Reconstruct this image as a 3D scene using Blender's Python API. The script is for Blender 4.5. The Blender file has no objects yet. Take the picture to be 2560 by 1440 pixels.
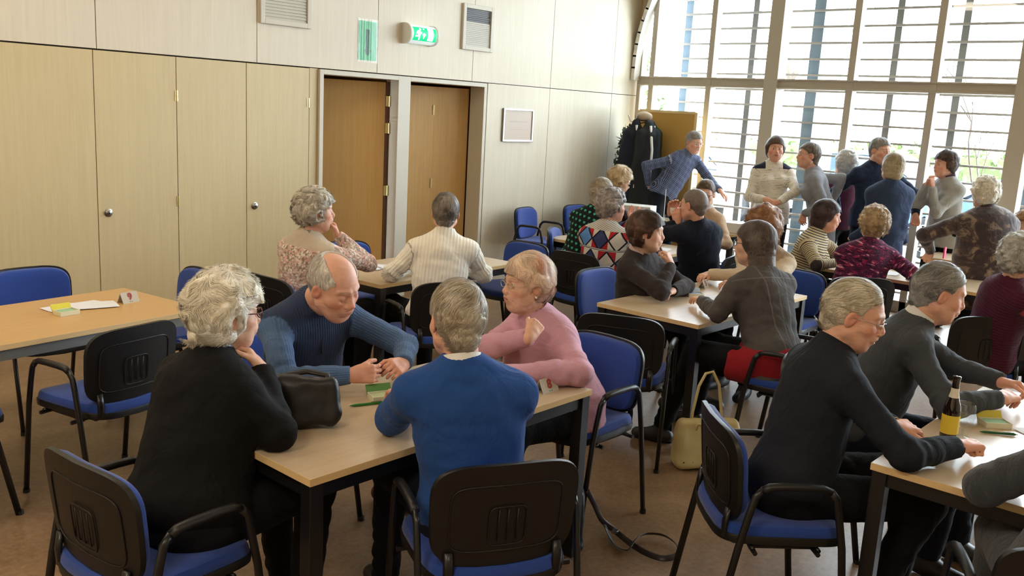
import bpy, bmesh, math, random
import numpy as np
from mathutils import Vector, Matrix
random.seed(4); RS = np.random.RandomState(4)
SC = bpy.context.scene
COL = SC.collection
PI = math.pi
D2R = math.radians

# ------------------------------------------------------------------ camera, world, exposure
CAM_R = Vector((0.6658, -0.7444, 0.0513)); CAM_U = Vector((0.1102, 0.1660, 0.9800)); CAM_D = Vector((0.73803, 0.64678, -0.19253))
CAM_D = Vector((math.cos(.194948)*math.cos(.71974), math.cos(.194948)*math.sin(.71974), -math.sin(.194948)))
_r = CAM_D.cross(Vector((0, 0, 1))).normalized(); _u = _r.cross(CAM_D)
_c, _s = math.cos(.0552678), math.sin(.0552678)
CAM_R = _c*_r + _s*_u; CAM_U = -_s*_r + _c*_u
cd = bpy.data.cameras.new('camera'); cam = bpy.data.objects.new('camera', cd); COL.objects.link(cam)
M = Matrix.Identity(4)
for i in range(3):
    M[i][0] = CAM_R[i]; M[i][1] = CAM_U[i]; M[i][2] = -CAM_D[i]
M[2][3] = 1.85
cam.matrix_world = M
cd.sensor_width = 36; cd.lens = 2245.46/2560*36; cd.clip_end = 300; cd.clip_start = .05
SC.camera = cam
SC.view_settings.view_transform = 'Standard'; SC.view_settings.look = 'None'
SC.view_settings.gamma = 1; SC.view_settings.use_curve_mapping = False
SC.view_settings.exposure = 0.3
try:
    SC.cycles.use_denoising = True
    SC.cycles.max_bounces = 7; SC.cycles.diffuse_bounces = 4; SC.cycles.glossy_bounces = 3
    SC.cycles.transparent_max_bounces = 8; SC.cycles.sample_clamp_indirect = 8
    SC.cycles.caustics_reflective = False; SC.cycles.caustics_refractive = False
except Exception: pass
W = bpy.data.worlds.new('world'); SC.world = W; W.use_nodes = True
bg = W.node_tree.nodes['Background']; bg.inputs[0].default_value = (0.82, 0.91, 1.0, 1); bg.inputs[1].default_value = 20.0

def area(name, loc, rot, sx, sy, power, color, portal=False):
    l = bpy.data.lights.new(name, 'AREA'); l.shape = 'RECTANGLE'; l.size = sx; l.size_y = sy; l.energy = power; l.color = color
    if portal: l.cycles.is_portal = True
    o = bpy.data.objects.new(name, l); COL.objects.link(o); o.location = loc; o.rotation_euler = rot
    return o
WX = 9.65; WY = 6.55
area('window_portal', (WX-.12, 1.4, 2.1), (0, PI/2, 0), 4.2, 10.2, 1, (1, 1, 1), True)
for lx, ly, pw in ((-.8, 4.2, 34), (1.6, 4.9, 26), (-1.4, 1.2, 60), (.6, -1.2, 30), (3.8, 4.2, 16)):
    area('warm_fill_light', (lx, ly, 4.1), (0, 0, 0), 1.1, 1.1, pw, (1.0, .85, .66))  # unseen warm fill added under the ceiling, no lamp fixtures behind it
sun = bpy.data.lights.new('sun', 'SUN'); sun.energy = 5; sun.angle = .01; sun.color = (1, .95, .85)
so = bpy.data.objects.new('sun', sun); COL.objects.link(so); so.rotation_euler = (D2R(52), 0, D2R(-35))

# ------------------------------------------------------------------ tagging
def tag(o, label=None, cat=None, group=None, kind=None):
    if label: o['label'] = label
    if cat: o['category'] = cat
    if group: o['group'] = group
    if kind: o['kind'] = kind
    return o
def thing(name, label, cat, loc=(0, 0, 0), rz=0, group=None):
    o = bpy.data.objects.new(name, None); COL.objects.link(o); o.location = loc; o.rotation_euler = (0, 0, rz)
    o.empty_display_size = .1
    return tag(o, label, cat, group)
def mesh_obj(name, V, F, mats, parent=None, smooth=True, mi=None, attrs=None):
    me = bpy.data.meshes.new(name)
    V = np.asarray(V, dtype=np.float32)
    if isinstance(F, np.ndarray):
        n, k = F.shape
        me.vertices.add(len(V)); me.vertices.foreach_set('co', V.ravel())
        me.loops.add(n*k); me.loops.foreach_set('vertex_index', F.astype(np.int32).ravel())
        me.polygons.add(n); me.polygons.foreach_set('loop_start', np.arange(0, n*k, k, dtype=np.int32))
        me.update(calc_edges=True)
    else:
        me.from_pydata([tuple(v) for v in V], [], [tuple(f) for f in F]); me.update()
    if not isinstance(mats, (list, tuple)): mats = [mats]
    for m in mats: me.materials.append(m)
    if smooth: me.polygons.foreach_set('use_smooth', np.ones(len(me.polygons), dtype=bool))
    if mi is not None: me.polygons.foreach_set('material_index', np.asarray(mi, dtype=np.int32))
    if attrs:
        for k, (typ, a) in attrs.items():
            at = me.attributes.new(k, typ, 'POINT')
            a = np.asarray(a, dtype=np.float32)
            if typ == 'FLOAT_COLOR':
                if a.shape[1] == 3: a = np.concatenate([a, np.ones((len(a), 1), np.float32)], 1)
                at.data.foreach_set('color', a.ravel())
            else: at.data.foreach_set('vector', a.ravel())
    me.validate()
    o = bpy.data.objects.new(name, me); COL.objects.link(o)
    if parent: o.parent = parent
    return o
def copy_tree(o, parent=None):
    c = o.copy(); COL.objects.link(c)
    if parent: c.parent = parent
    for ch in list(o.children): copy_tree(ch, c)
    return c

class MB:
    """collects simple solids into one mesh"""
    def __init__(s): s.V = []; s.F = []; s.mi = []; s.n = 0
    def add(s, V, F, m=0):
        s.V += [tuple(v) for v in V]; s.F += [tuple(i+s.n for i in f) for f in F]; s.mi += [m]*len(F); s.n = len(s.V); return s
    def box(s, c, d, m=0, R=None):
        x, y, z = d[0]/2, d[1]/2, d[2]/2
        V = [Vector((a*x, b*y, e*z)) for a in (-1, 1) for b in (-1, 1) for e in (-1, 1)]
        if R is not None: V = [R @ v for v in V]
        V = [v+Vector(c) for v in V]
        return s.add(V, [(0, 1, 3, 2), (4, 6, 7, 5), (0, 4, 5, 1), (2, 3, 7, 6), (0, 2, 6, 4), (1, 5, 7, 3)], m)
    def bar(s, a, b, w, h, m=0):
        a = Vector(a); b = Vector(b); d = b-a; R = d.to_track_quat('Z', 'Y').to_matrix()
        return s.box((a+b)/2, (w, h, d.length), m, R)
    def tube(s, pts, r, m=0, n=8, closed=False, flat=1.0, caps=True):
        pts = [Vector(p) for p in pts]; N = len(pts); V = []; F = []
        rr = r if isinstance(r, (list, tuple)) else [r]*N
        up = None
        for i, p in enumerate(pts):
            if closed: t = pts[(i+1) % N]-pts[i-1]
            else: t = pts[min(i+1, N-1)]-pts[max(i-1, 0)]
            t = t.normalized()
            if up is None:
                up = Vector((0, 0, 1)) if abs(t.z) < .9 else Vector((1, 0, 0))
            a = t.cross(up)
            if a.length < 1e-4: a = t.orthogonal()
            a.normalize(); b = a.cross(t).normalized(); up = b
            for k in range(n):
                th = 2*PI*k/n; V.append(p+(a*math.cos(th)*flat+b*math.sin(th))*rr[i])
        for i in range(N if closed else N-1):
            j = (i+1) % N
            for k in range(n):
                l = (k+1) % n; F.append((i*n+k, i*n+l, j*n+l, j*n+k))
        if not closed and caps:
            F.append(tuple(range(n-1, -1, -1))); F.append(tuple((N-1)*n+k for k in range(n)))
        return s.add(V, F, m)
    def lathe(s, prof, c=(0, 0, 0), m=0, n=24, R=None):
        V = []; F = []
        for r, z in prof:
            for k in range(n):
                v = Vector((r*math.cos(2*PI*k/n), r*math.sin(2*PI*k/n), z))
                if R is not None: v = R @ v
                V.append(v+Vector(c))
        for i in range(len(prof)-1):
            for k in range(n):
                l = (k+1) % n; F.append((i*n+k, i*n+l, (i+1)*n+l, (i+1)*n+k))
        return s.add(V, F, m)
    def prism(s, pts, ax, a0, a1, m=0):
        """polygon pts (2D) extruded along axis ax from a0 to a1"""
        def P(p, t):
            return {0: (t, p[0], p[1]), 1: (p[0], t, p[1]), 2: (p[0], p[1], t)}[ax]
        n = len(pts); V = [P(p, a0) for p in pts]+[P(p, a1) for p in pts]
        F = [tuple(range(n)), tuple(range(2*n-1, n-1, -1))]+[(i, (i+1) % n, n+(i+1) % n, n+i) for i in range(n)]
        return s.add(V, F, m)
    def build(s, name, mats, parent=None, smooth=False, bevel=0, seg=2):
        me = bpy.data.meshes.new(name); me.from_pydata(s.V, [], s.F)
        if not isinstance(mats, (list, tuple)): mats = [mats]
        for m in mats: me.materials.append(m)
        bm = bmesh.new(); bm.from_mesh(me)
        for f, k in zip(bm.faces, s.mi): f.material_index = k
        bmesh.ops.recalc_face_normals(bm, faces=bm.faces)
        if bevel:
            ed = [e for e in bm.edges if len(e.link_faces) == 2 and e.calc_face_angle(0) > .6]
            bmesh.ops.bevel(bm, geom=ed, offset=bevel, segments=seg, profile=.6, affect='EDGES')
        bm.to_mesh(me); bm.free()
        if smooth:
            me.polygons.foreach_set('use_smooth', np.ones(len(me.polygons), dtype=bool))
            if bevel or smooth == 'auto':
                me.set_sharp_from_angle(angle=D2R(42))
        o = bpy.data.objects.new(name, me); COL.objects.link(o)
        if parent: o.parent = parent
        return o

# ------------------------------------------------------------------ node maths
class E:
    def __init__(s, nt, k): s.nt = nt; s.k = k
    def _m(s, op, *a):
        n = s.nt.nodes.new('ShaderNodeMath'); n.operation = op
        for i, x in enumerate((s,)+a):
            if isinstance(x, E): s.nt.links.new(x.k, n.inputs[i])
            else: n.inputs[i].default_value = x
        return E(s.nt, n.outputs[0])
    def __add__(s, o): return s._m('ADD', o)
    def __sub__(s, o): return s._m('SUBTRACT', o)
    def __mul__(s, o): return s._m('MULTIPLY', o)
    def __truediv__(s, o): return s._m('DIVIDE', o)
    def frac(s): return s._m('FRACT')
    def floor(s): return s._m('FLOOR')
    def abs(s): return s._m('ABSOLUTE')
    def sin(s): return s._m('SINE')
    def lt(s, o): return s._m('LESS_THAN', o)
    def gt(s, o): return s._m('GREATER_THAN', o)
    def mx(s, o): return s._m('MAXIMUM', o)
    def mn(s, o): return s._m('MINIMUM', o)
    def mod(s, o): return s._m('FLOORED_MODULO', o)
class NT:
    def __init__(s, name):
        s.mat = bpy.data.materials.new(name); s.mat.use_nodes = True; s.nt = s.mat.node_tree
        s.b = s.nt.nodes['Principled BSDF']
    def n(s, t, **kw):
        x = s.nt.nodes.new(t)
        for k, v in kw.items():
            if k.startswith('i_'):
                k = k[2:]; k = int(k) if k.isdigit() else k.replace('_', ' ')
                if isinstance(v, E): s.nt.links.new(v.k, x.inputs[k])
                elif hasattr(v, 'is_output'): s.nt.links.new(v, x.inputs[k])
                else: x.inputs[k].default_value = v
            else: setattr(x, k, v)
        return x
    def e(s, k): return E(s.nt, k)
    def coord(s, kind='Object'): return s.n('ShaderNodeTexCoord').outputs[kind]
    def attr(s, nm): return s.n('ShaderNodeAttribute', attribute_name=nm)
    def xyz(s, v):
        x = s.n('ShaderNodeSeparateXYZ'); s.nt.links.new(v, x.inputs[0]); return [E(s.nt, o) for o in x.outputs]
    def vec(s, x, y, z):
        c = s.n('ShaderNodeCombineXYZ')
        for i, a in enumerate((x, y, z)):
            if isinstance(a, E): s.nt.links.new(a.k, c.inputs[i])
            else: c.inputs[i].default_value = a
        return c.outputs[0]
    def noise(s, v, scale, detail=3, rough=.55, dist=0):
        n = s.n('ShaderNodeTexNoise', i_Scale=scale, i_Detail=detail, i_Roughness=rough, i_Distortion=dist)
        if v is not None: s.nt.links.new(v, n.inputs['Vector'])
        return E(s.nt, n.outputs['Fac'])
    def mix(s, f, a, b):
        n = s.n('ShaderNodeMix', data_type='RGBA')
        for i, x in ((0, f), (6, a), (7, b)):
            if isinstance(x, E): s.nt.links.new(x.k, n.inputs[i])
            elif hasattr(x, 'is_output'): s.nt.links.new(x, n.inputs[i])
            elif i == 0: n.inputs[0].default_value = x
            else: n.inputs[i].default_value = tuple(x)+(1,) if len(x) == 3 else x
        return n.outputs[2]
    def mapv(s, v, sc):
        m = s.n('ShaderNodeMapping'); s.nt.links.new(v, m.inputs[0]); m.inputs['Scale'].default_value = sc; return m.outputs[0]
    def ramp(s, f, stops, interp='LINEAR'):
        r = s.n('ShaderNodeValToRGB'); r.color_ramp.interpolation = interp
        s.nt.links.new(f.k if isinstance(f, E) else f, r.inputs[0])
        el = r.color_ramp.elements
        while len(el) < len(stops): el.new(.5)
        for e, (p, c) in zip(el, stops): e.position = p; e.color = tuple(c)+(1,)
        return r.outputs[0]
    def base(s, c):
        if hasattr(c, 'is_output'): s.nt.links.new(c, s.b.inputs['Base Color'])
        else: s.b.inputs['Base Color'].default_value = tuple(c)+(1,)
        return s
    def set(s, **kw):
        for k, v in kw.items():
            k = k.replace('_', ' ')
            if isinstance(v, E): s.nt.links.new(v.k, s.b.inputs[k])
            else: s.b.inputs[k].default_value = v
        return s
    def bump(s, h, strength=.3, dist=.002, normal=None):
        b = s.n('ShaderNodeBump', i_Strength=strength, i_Distance=dist); s.nt.links.new(h.k if isinstance(h, E) else h, b.inputs['Height'])
        if normal is not None: s.nt.links.new(normal, b.inputs['Normal'])
        s.nt.links.new(b.outputs[0], s.b.inputs['Normal']); return b.outputs[0]
def lin(r, g, b):
    f = lambda c: (c/255/12.92) if c/255 <= .04045 else ((c/255+.055)/1.055)**2.4
    return (f(r), f(g), f(b))
def plain(name, c, rough=.5, metal=0, bump=0, scale=80, spec=.5, **kw):
    m = NT(name); m.base(c).set(Roughness=rough, Metallic=metal); m.set(Specular_IOR_Level=spec)
    if bump: m.bump(m.noise(m.coord(), scale), bump, .001)
    for k, v in kw.items(): m.set(**{k: v})
    return m.mat
def wood(name, a, b, sc=(30, 30, 1.2), rough=.45, spec=.4, bump=.05):
    m = NT(name); v = m.mapv(m.coord(), sc)
    n = m.noise(v, 1.6, 5, .62, .5); n2 = m.noise(v, 7, 3)
    f = n*.75+n2*.3
    m.base(m.mix((f-.3)*1.6, a, b)).set(Roughness=rough, Specular_IOR_Level=spec)
    m.bump(n2, bump, .0006)
    return m.mat

MT = {}
MT['panel'] = wood('pale_panel_laminate', lin(222, 212, 192), lin(206, 195, 172), (26, 26, 1.1), .42, .35)
MT['cupboard'] = wood('cupboard_laminate', lin(210, 192, 150), lin(193, 174, 132), (26, 26, 1.1), .42, .35)
MT['door'] = wood('door_wood', lin(218, 178, 116), lin(196, 152, 90), (26, 26, 1.0), .4, .35)
MT['tabletop'] = wood('tabletop_maple', lin(208, 187, 157), lin(190, 167, 137), (1.2, 26, 26), .28, .5, .03)
MT['tabletop_beech'] = wood('tabletop_beech', lin(206, 165, 108), lin(188, 147, 92), (1.2, 26, 26), .3, .5, .03)
MT['edge'] = wood('table_edge', lin(230, 198, 146), lin(214, 180, 126), (2, 20, 20), .4)
MT['black'] = plain('black_plastic', lin(19, 18, 18), .42, 0, .25, 700)
MT['frame'] = plain('black_powder_coat', lin(22, 21, 23), .33)
MT['greymetal'] = plain('grey_lacquer_metal', lin(125, 125, 122), .4, .2)
MT['brass'] = plain('brass', lin(216, 196, 140), .35, .9)
MT['steel'] = plain('steel', lin(180, 180, 180), .25, 1)
MT['white'] = plain('white_plastic', lin(225, 225, 220), .4)
MT['winframe'] = plain('window_paint', lin(186, 178, 164), .5)
MT['trim'] = plain('trim_paint', lin(205, 198, 182), .5)
MT['dark'] = plain('dark_gap', lin(60, 45, 28), .9)
MT['paper'] = plain('paper', lin(225, 226, 232), .8)
MT['vent'] = plain('vent_paint', lin(196, 192, 180), .5)
MT['ventdark'] = plain('vent_shadow_metal', lin(70, 74, 82), .5)
m = NT('blue_upholstery'); v = m.coord(); n = m.noise(v, 900, 2)
m.base(m.mix(n, lin(17, 50, 128), lin(27, 72, 164))).set(Roughness=.85, Sheen_Weight=.25); m.bump(n, .3, .001); MT['blue'] = m.mat
m = NT('lino_floor'); v = m.coord(); n = m.noise(v, 3.2, 6, .7, .6); n2 = m.noise(v, 38, 4, .7)
m.base(m.mix((n-.5)*1.5+(n2-.5)*1.6+.5, lin(106, 80, 56), lin(154, 126, 96))).set(Roughness=n2*.12+.34, Specular_IOR_Level=.45); m.bump(n2, .04, .001); MT['floor'] = m.mat
m = NT('glass_thin'); nt = m.nt; nt.nodes.remove(m.b)
tr = m.n('ShaderNodeBsdfTransparent'); gl = m.n('ShaderNodeBsdfGlossy', i_Roughness=.02); mx = m.n('ShaderNodeMixShader', i_0=.05)
nt.links.new(tr.outputs[0], mx.inputs[1]); nt.links.new(gl.outputs[0], mx.inputs[2]); nt.links.new(mx.outputs[0], nt.nodes['Material Output'].inputs[0])
tr.inputs[0].default_value = (.96, .98, .98, 1); MT['glass'] = m.mat
def emis(name, c, s):
    m = NT(name); m.base(c).set(Emission_Color=tuple(c)+(1,), Emission_Strength=s); return m.mat

# ------------------------------------------------------------------ the hall
def struct(mb, name, mat, **kw):
    o = mb.build(name, mat, **kw); return tag(o, kind='structure')
mb = MB(); mb.box((3.5, 1.0, -.05), (13.5, 11.7, .1)); struct(mb, 'floor', MT['floor'])
mb = MB(); mb.box((3.5, 1.0, 4.3), (13.5, 11.7, .1)); struct(mb, 'ceiling', plain('ceiling_paint', lin(225, 214, 190), .8))
backwall = plain('rear_wall_paint', lin(205, 188, 158), .8)
mb = MB(); mb.box((-3.1, 1, 2.15), (.1, 11.7, 4.4)); struct(mb, 'wall_back', backwall)
mb = MB(); mb.box((3.5, -4.6, 2.15), (13.5, .1, 4.4)); struct(mb, 'wall_right', backwall)
# left wall: panels above and beside cupboards and doorways, thin dark gaps between
LX = [-3.05, 1.2, 2.09, 2.87, 3.49, 4.09, 4.70]        # cupboard seams
H0 = 2.115; D = .03
mb = MB()
def panel(mb, x0, x1, z0, z1, y=WY, t=.03, m=0):
    g = .0035; mb.box(((x0+x1)/2, y+t/2, (z0+z1)/2), (x1-x0-2*g, t, z1-z0-2*g), m)
for x0, x1 in ((-3.05, .6), (.6, 2.90), (2.90, 4.19), (4.19, 5.44), (5.44, 6.68), (6.68, 7.93), (7.93, 9.11), (9.11, 9.65)):
    for z0, z1 in ((H0, 3.35), (3.35, 4.25)): panel(mb, x0, x1, z0, z1)
for x0, x1 in ((6.92, 7.93), (7.93, 9.11), (9.11, 9.65)): panel(mb, x0, x1, 0, H0)
struct(mb, 'wall_left', MT['panel'])
mb = MB()
for x0, x1, z0, z1 in ((-3.05, 9.7, H0, 4.25), (6.92, 9.7, 0, H0), (-3.05, 4.72, 0, H0)): mb.box(((x0+x1)/2, WY+.055, (z0+z1)/2), (x1-x0, .04, z1-z0))
struct(mb, 'trim_1', MT['dark'])
# cupboard leaves
def handle_knob(parent, x, z):
    k = MB(); k.lathe([(0, -.022), (.022, -.02), (.026, -.012), (.026, -.004), (.03, 0)], (x, WY, z), 0, 20, Matrix.Rotation(-PI/2, 3, 'X').inverted())
    R = Matrix.Rotation(PI/2, 3, 'X'); k = MB(); k.lathe([(.031, 0), (.031, .004), (.024, .006), (.024, .018), (.019, .022), (0, .023)], (x, WY, z), 0, 22, R)
    k.box((x, WY-.024, z), (.005, .003, .016), 1)
    k.build('lock_knob', [MT['steel'], MT['black']], parent, smooth='auto')
for i in range(len(LX)-1):
    x0, x1 = LX[i], LX[i+1]
    mb = MB(); g = .003; mb.box(((x0+x1)/2, WY+.012, H0/2+.02), (x1-x0-2*g, .03, H0-.055))
    if i == 5: x1 = 4.70
    o = struct(mb, 'door_%d' % (i+1), MT['cupboard'], bevel=.0015)
    if i in (1, 3, 5): handle_knob(o, x0+.075, .955)
    if i in (1, 3, 5):
        for z in (.32, 1.02, 1.82):
            xx = x1-.012 if i == 5 else x1
            h = MB(); h.box((xx, WY-.005, z), (.024, .005, .08)); h.lathe([(0, -.041), (.005, -.04), (.005, .04), (0, .041)], (xx, WY-.009, z), 0, 8)
            h.build('hinge', MT['brass'], o, smooth='auto')
mb = MB(); mb.box(((LX[0]+4.70)/2, WY+.02, .0175), (4.70-LX[0], .04, .035)); struct(mb, 'baseboard_left', MT['trim'])
# doorways: frames, recess and the ajar leaves
fm = MB(); zt = 2.108

for a, b in ((4.79, 4.83), (5.68, 5.83), (6.86, 6.90)):
    fm.box(((a+b)/2, WY+(.09 if a > 6 else .03), zt/2), (b-a, .20 if a > 6 else .12, zt))
fm.box(((4.83+5.68)/2, WY+.09, zt-.02), (.85, .24, .04)); fm.box(((5.83+6.86)/2, WY+.09, zt-.02), (1.03, .24, .04))
struct(fm, 'trim_2', MT['trim'], bevel=.003)
fm = MB(); panel(fm, 4.70, 4.79, 0, H0, WY-.001); struct(fm, 'trim_3', MT['cupboard'])
rm = MB()
for x in (4.2, 5.76, 7.5): rm.box((x, WY+.95, 1.15), (.06, 1.5, 2.3))
rm.box((5.8, WY+1.72, 1.15), (3.5, .06, 2.3)); rm.box((5.8, WY+.95, 2.33), (3.5, 1.6, .06)); rm.box((5.8, WY+.95, -.03), (3.5, 1.6, .06))
struct(rm, 'wall_recess', plain('recess_wall', lin(150, 115, 66), .7))
def leaf(n, x0, ang, w, lab=None):
    """door leaf hinged at (x0, WY+.2), swung into the room behind"""
    o = MB(); o.box((-w/2, 0, 1.02), (w, .04, 2.03)); d = struct(o, n, MT['door'], bevel=.002)
    d.location = (x0, WY+.13, .01); d.rotation_euler = (0, 0, -ang)
    for z in (.25, 1.02, 1.58, 1.85):
        h = MB(); h.box((-.002, -.022, z), (.05, .006, .1)); h.lathe([(0, -.055), (.009, -.054), (.009, .054), (0, .055)], (.006, -.028, z), 0, 8); h.build('hinge', MT['brass'], d, smooth='auto')
    return d
d7 = leaf('door_7', 5.695, D2R(30), .98)
h = MB(); h.tube([(-.76, -.02, .85), (-.76, -.07, .87), (-.76, -.075, .9), (-.76, -.075, 1.2), (-.76, -.07, 1.23), (-.76, -.02, 1.25)], .011); h.build('pull_handle', MT['steel'], d7, smooth=True)
st = MB(); st.box((5.672, WY+.115, 1.03), (.03, .05, 2.04)); sto = struct(st, 'trim_4', plain('dark_stop', lin(78, 48, 26), .5))
for z in (.3, 1.03, 1.62, 1.87):
    h = MB(); h.box((5.652, WY+.083, z), (.05, .006, .095)); h.lathe([(0, -.05), (.008, -.049), (.008, .049), (0, .05)], (5.668, WY+.078, z), 0, 8); h.build('hinge', MT['brass'], sto, smooth='auto')
d8 = MB(); d8.box((0, 0, 1.02), (.675, .04, 2.03)); d8o = struct(d8, 'door_8', MT['door'], bevel=.002); d8o.location = (6.175, WY+.46, .01); d8o.rotation_euler = (0, 0, D2R(-15.5))
d8 = MB(); d8.box((0, 0, 1.02), (.40, .04, 2.03)); d9o = struct(d8, 'door_9', MT['door'], bevel=.002); d9o.location = (6.69, WY+.305, .01); d9o.rotation_euler = (0, 0, D2R(-18.9))
for z in (.3, 1.05, 1.8):
    h = MB(); h.box((-.20, -.025, z), (.02, .008, .1)); h.build('hinge', MT['brass'], d9o)

# vents, notices
def vent(x0, x1, z0, z1, lab, dark):
    t = thing('wall_vent', lab, 'vent', ((x0+x1)/2, WY, z0), 0, 'wall vents'); w = x1-x0; h = z1-z0
    f = MB()
    for sx in (-1, 1): f.box((sx*(w/2-.02), -.012, h/2), (.04, .03, h))
    for z in (.02, h-.02): f.box((0, -.012, z), (w-.08, .03, .04))
    f.build('frame', MT['trim'], t, bevel=.004)
    b = MB(); b.box((0, .0, h/2), (w-.06, .004, h-.06)); b.build('backing', MT['ventdark'], t)
    s = MB(); n = 20
    for i in range(n):
        z = .05+(h-.1)*i/(n-1); open_ = dark and i > n*.62
        R = Matrix.Rotation(D2R(8 if open_ else 74), 3, 'X')
        s.box((0, -.011, z), (w-.085, (h-.1)/n*1.15 if not open_ else .012, .0022), 0, R)
    s.build('slats', MT['vent'], t)
    return t
vent(4.21, 4.70, 2.43, 3.0, 'beige louvred wall vent above the cupboards, cut by the top of the picture', False)
vent(6.50, 6.94, 2.42, 2.86, 'white framed louvred wall vent right of the glowing exit sign', True)
# green sheet with arrow
t = thing('green_notice', 'green paper notice with a dark down arrow, left of the exit sign', 'sign', (5.32, WY-.002, 2.22))
s = MB(); s.box((0, -.003, .17), (.205, .002, .34)); s.build('sheet', plain('green_paper', lin(70, 175, 115), .6), t)
s = MB(); s.prism([(-.022, .27), (.022, .27), (.022, .09), (.045, .09), (0, .035), (-.045, .09), (-.022, .09)], 1, -.0055, -.0045); s.build('arrow', plain('dark_green_ink', lin(38, 92, 66), .6), t)
s = MB()
N_ = 22
for i in range(N_):
    x = -.115+.23*i/(N_-1); xn = -.115+.23*(i+1)/(N_-1)
    if i < N_-1: s.add([(x, -.008-.003*math.sin(i*1.9), -.02), (xn, -.008-.003*math.sin((i+1)*1.9), -.02), (xn, -.008-.003*math.sin((i+1)*1.7+1), .36), (x, -.008-.003*math.sin(i*1.7+1), .36)], [(0, 1, 2, 3)])
m = NT('clear_sleeve'); nt = m.nt; nt.nodes.remove(m.b); tr = m.n('ShaderNodeBsdfTransparent'); gl = m.n('ShaderNodeBsdfGlossy', i_Roughness=.15); mx = m.n('ShaderNodeMixShader', i_0=.05)
nt.links.new(tr.outputs[0], mx.inputs[1]); nt.links.new(gl.outputs[0], mx.inputs[2]); nt.links.new(mx.outputs[0], nt.nodes['Material Output'].inputs[0])
s.build('plastic_sleeve', m.mat, t, smooth=True)
# exit sign
t = thing('exit_sign', 'lit green and white emergency exit sign with running figure, arrow and door', 'sign', (5.91, WY, 2.50))
def arc(r, a0, a1, n, cy=0, cz=0): return [(cy+r*math.cos(a0+(a1-a0)*i/n), cz+r*math.sin(a0+(a1-a0)*i/n)) for i in range(n+1)]
s = MB(); s.prism([(0, -.085)]+[(-.03+.0-.085*math.cos(a), .085*math.sin(a)) for a in [(-90+18*i)*PI/180 for i in range(11)]]+[(0, .085)], 0, -.17, .17)
s.build('housing', plain('sign_diffuser', lin(235, 240, 240), .3, Emission_Color=(.8, .95, 1, 1), Emission_Strength=.35), t, smooth='auto', bevel=.003)
for sx in (-1, 1):
    s = MB(); s.prism([(.0, -.095)]+[(-.03-.097*math.cos(a), .095*math.sin(a)) for a in [(-90+18*i)*PI/180 for i in range(11)]]+[(0, .095)], 0, sx*.17-.008, sx*.17+.008); s.build('end_cap', MT['white'], t, smooth='auto')
def curved(poly, off, mb):
    """sign artwork bent on the half-round face: poly in (x, z)"""
    n = len(poly); poly = [(x*.86, z*1.08) for x, z in poly]
    def P(x, z, o):
        a = z/.088; return (x, -.03-(.0865+o)*math.cos(a), (.0865+o)*math.sin(a))
    mb.add([P(x, z, off) for x, z in poly]+[P(x, z, off-.002) for x, z in poly], [tuple(range(n)), tuple(range(2*n-1, n-1, -1))]+[(i, (i+1) % n, n+(i+1) % n, n+i) for i in range(n)])
s = MB()
for i in range(10): a, b = -.062+.0124*i, -.062+.0124*(i+1); curved([(-.16, a), (.175, a), (.175, b), (-.16, b)], .001, s)
s.build('green_panel', emis('sign_green', (0.0, .42, .16), 1.1), t)
s = MB(); W_ = .0035
curved([(-.075, .052), (-.058, .05), (-.055, .035), (-.07, .03), (-.082, .038)], W_, s)     # head
curved([(-.105, .03), (-.075, .028), (-.062, .0), (-.075, -.015), (-.1, -.01)], W_, s)      # trunk
curved([(-.105, .03), (-.128, .005), (-.122, -.004), (-.098, .012)], W_, s)
curved([(-.075, .026), (-.045, .012), (-.05, .002), (-.075, .01)], W_, s)
curved([(-.1, -.01), (-.135, -.015), (-.137, -.026), (-.095, -.024)], W_, s)
curved([(-.09, -.012), (-.07, -.015), (-.068, -.052), (-.085, -.052)], W_, s)
curved([(-.022, .05), (-.004, .05), (-.004, 0), (.012, 0), (-.013, -.04), (-.038, 0), (-.022, 0)], W_, s)   # arrow
for i in range(6): a, b = -.052+.018*i, -.052+.018*(i+1); curved([(.045, a), (.125, a), (.125, b), (.045, b)], W_, s)
s.build('white_pictogram', emis('sign_white', (.9, 1, .98), 1.6), t)
# framed plate
t = thing('framed_plate', 'silver framed reflective plate hanging on the panelled wall right of the doorways', 'picture', (7.41, WY, 1.53)); s = MB()
for sx in (-1, 1): s.box((sx*.235, -.012, .165), (.02, .022, .35))
for z in (0, .33): s.box((0, -.012, z), (.45, .022, .02))
s.build('frame', MT['steel'], t, bevel=.003)
m = NT('plate_etched'); v = m.coord(); x, y, z = m.xyz(v); n = m.noise(v, 12, 3)
f = ((z*70).sin().gt(.75))*(m.noise(m.mapv(v, (160, 1, 60)), 1, 1).gt(.5))*((x.abs()).lt(.15))*((z-.19).abs().lt(.075))
m.base(m.mix(f*.5, lin(196, 178, 160), lin(150, 138, 126))).set(Roughness=.4, Metallic=0.0); s = MB(); s.box((0, -.008, .165), (.455, .01, .32)); s.build('plate', m.mat, t)

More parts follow.
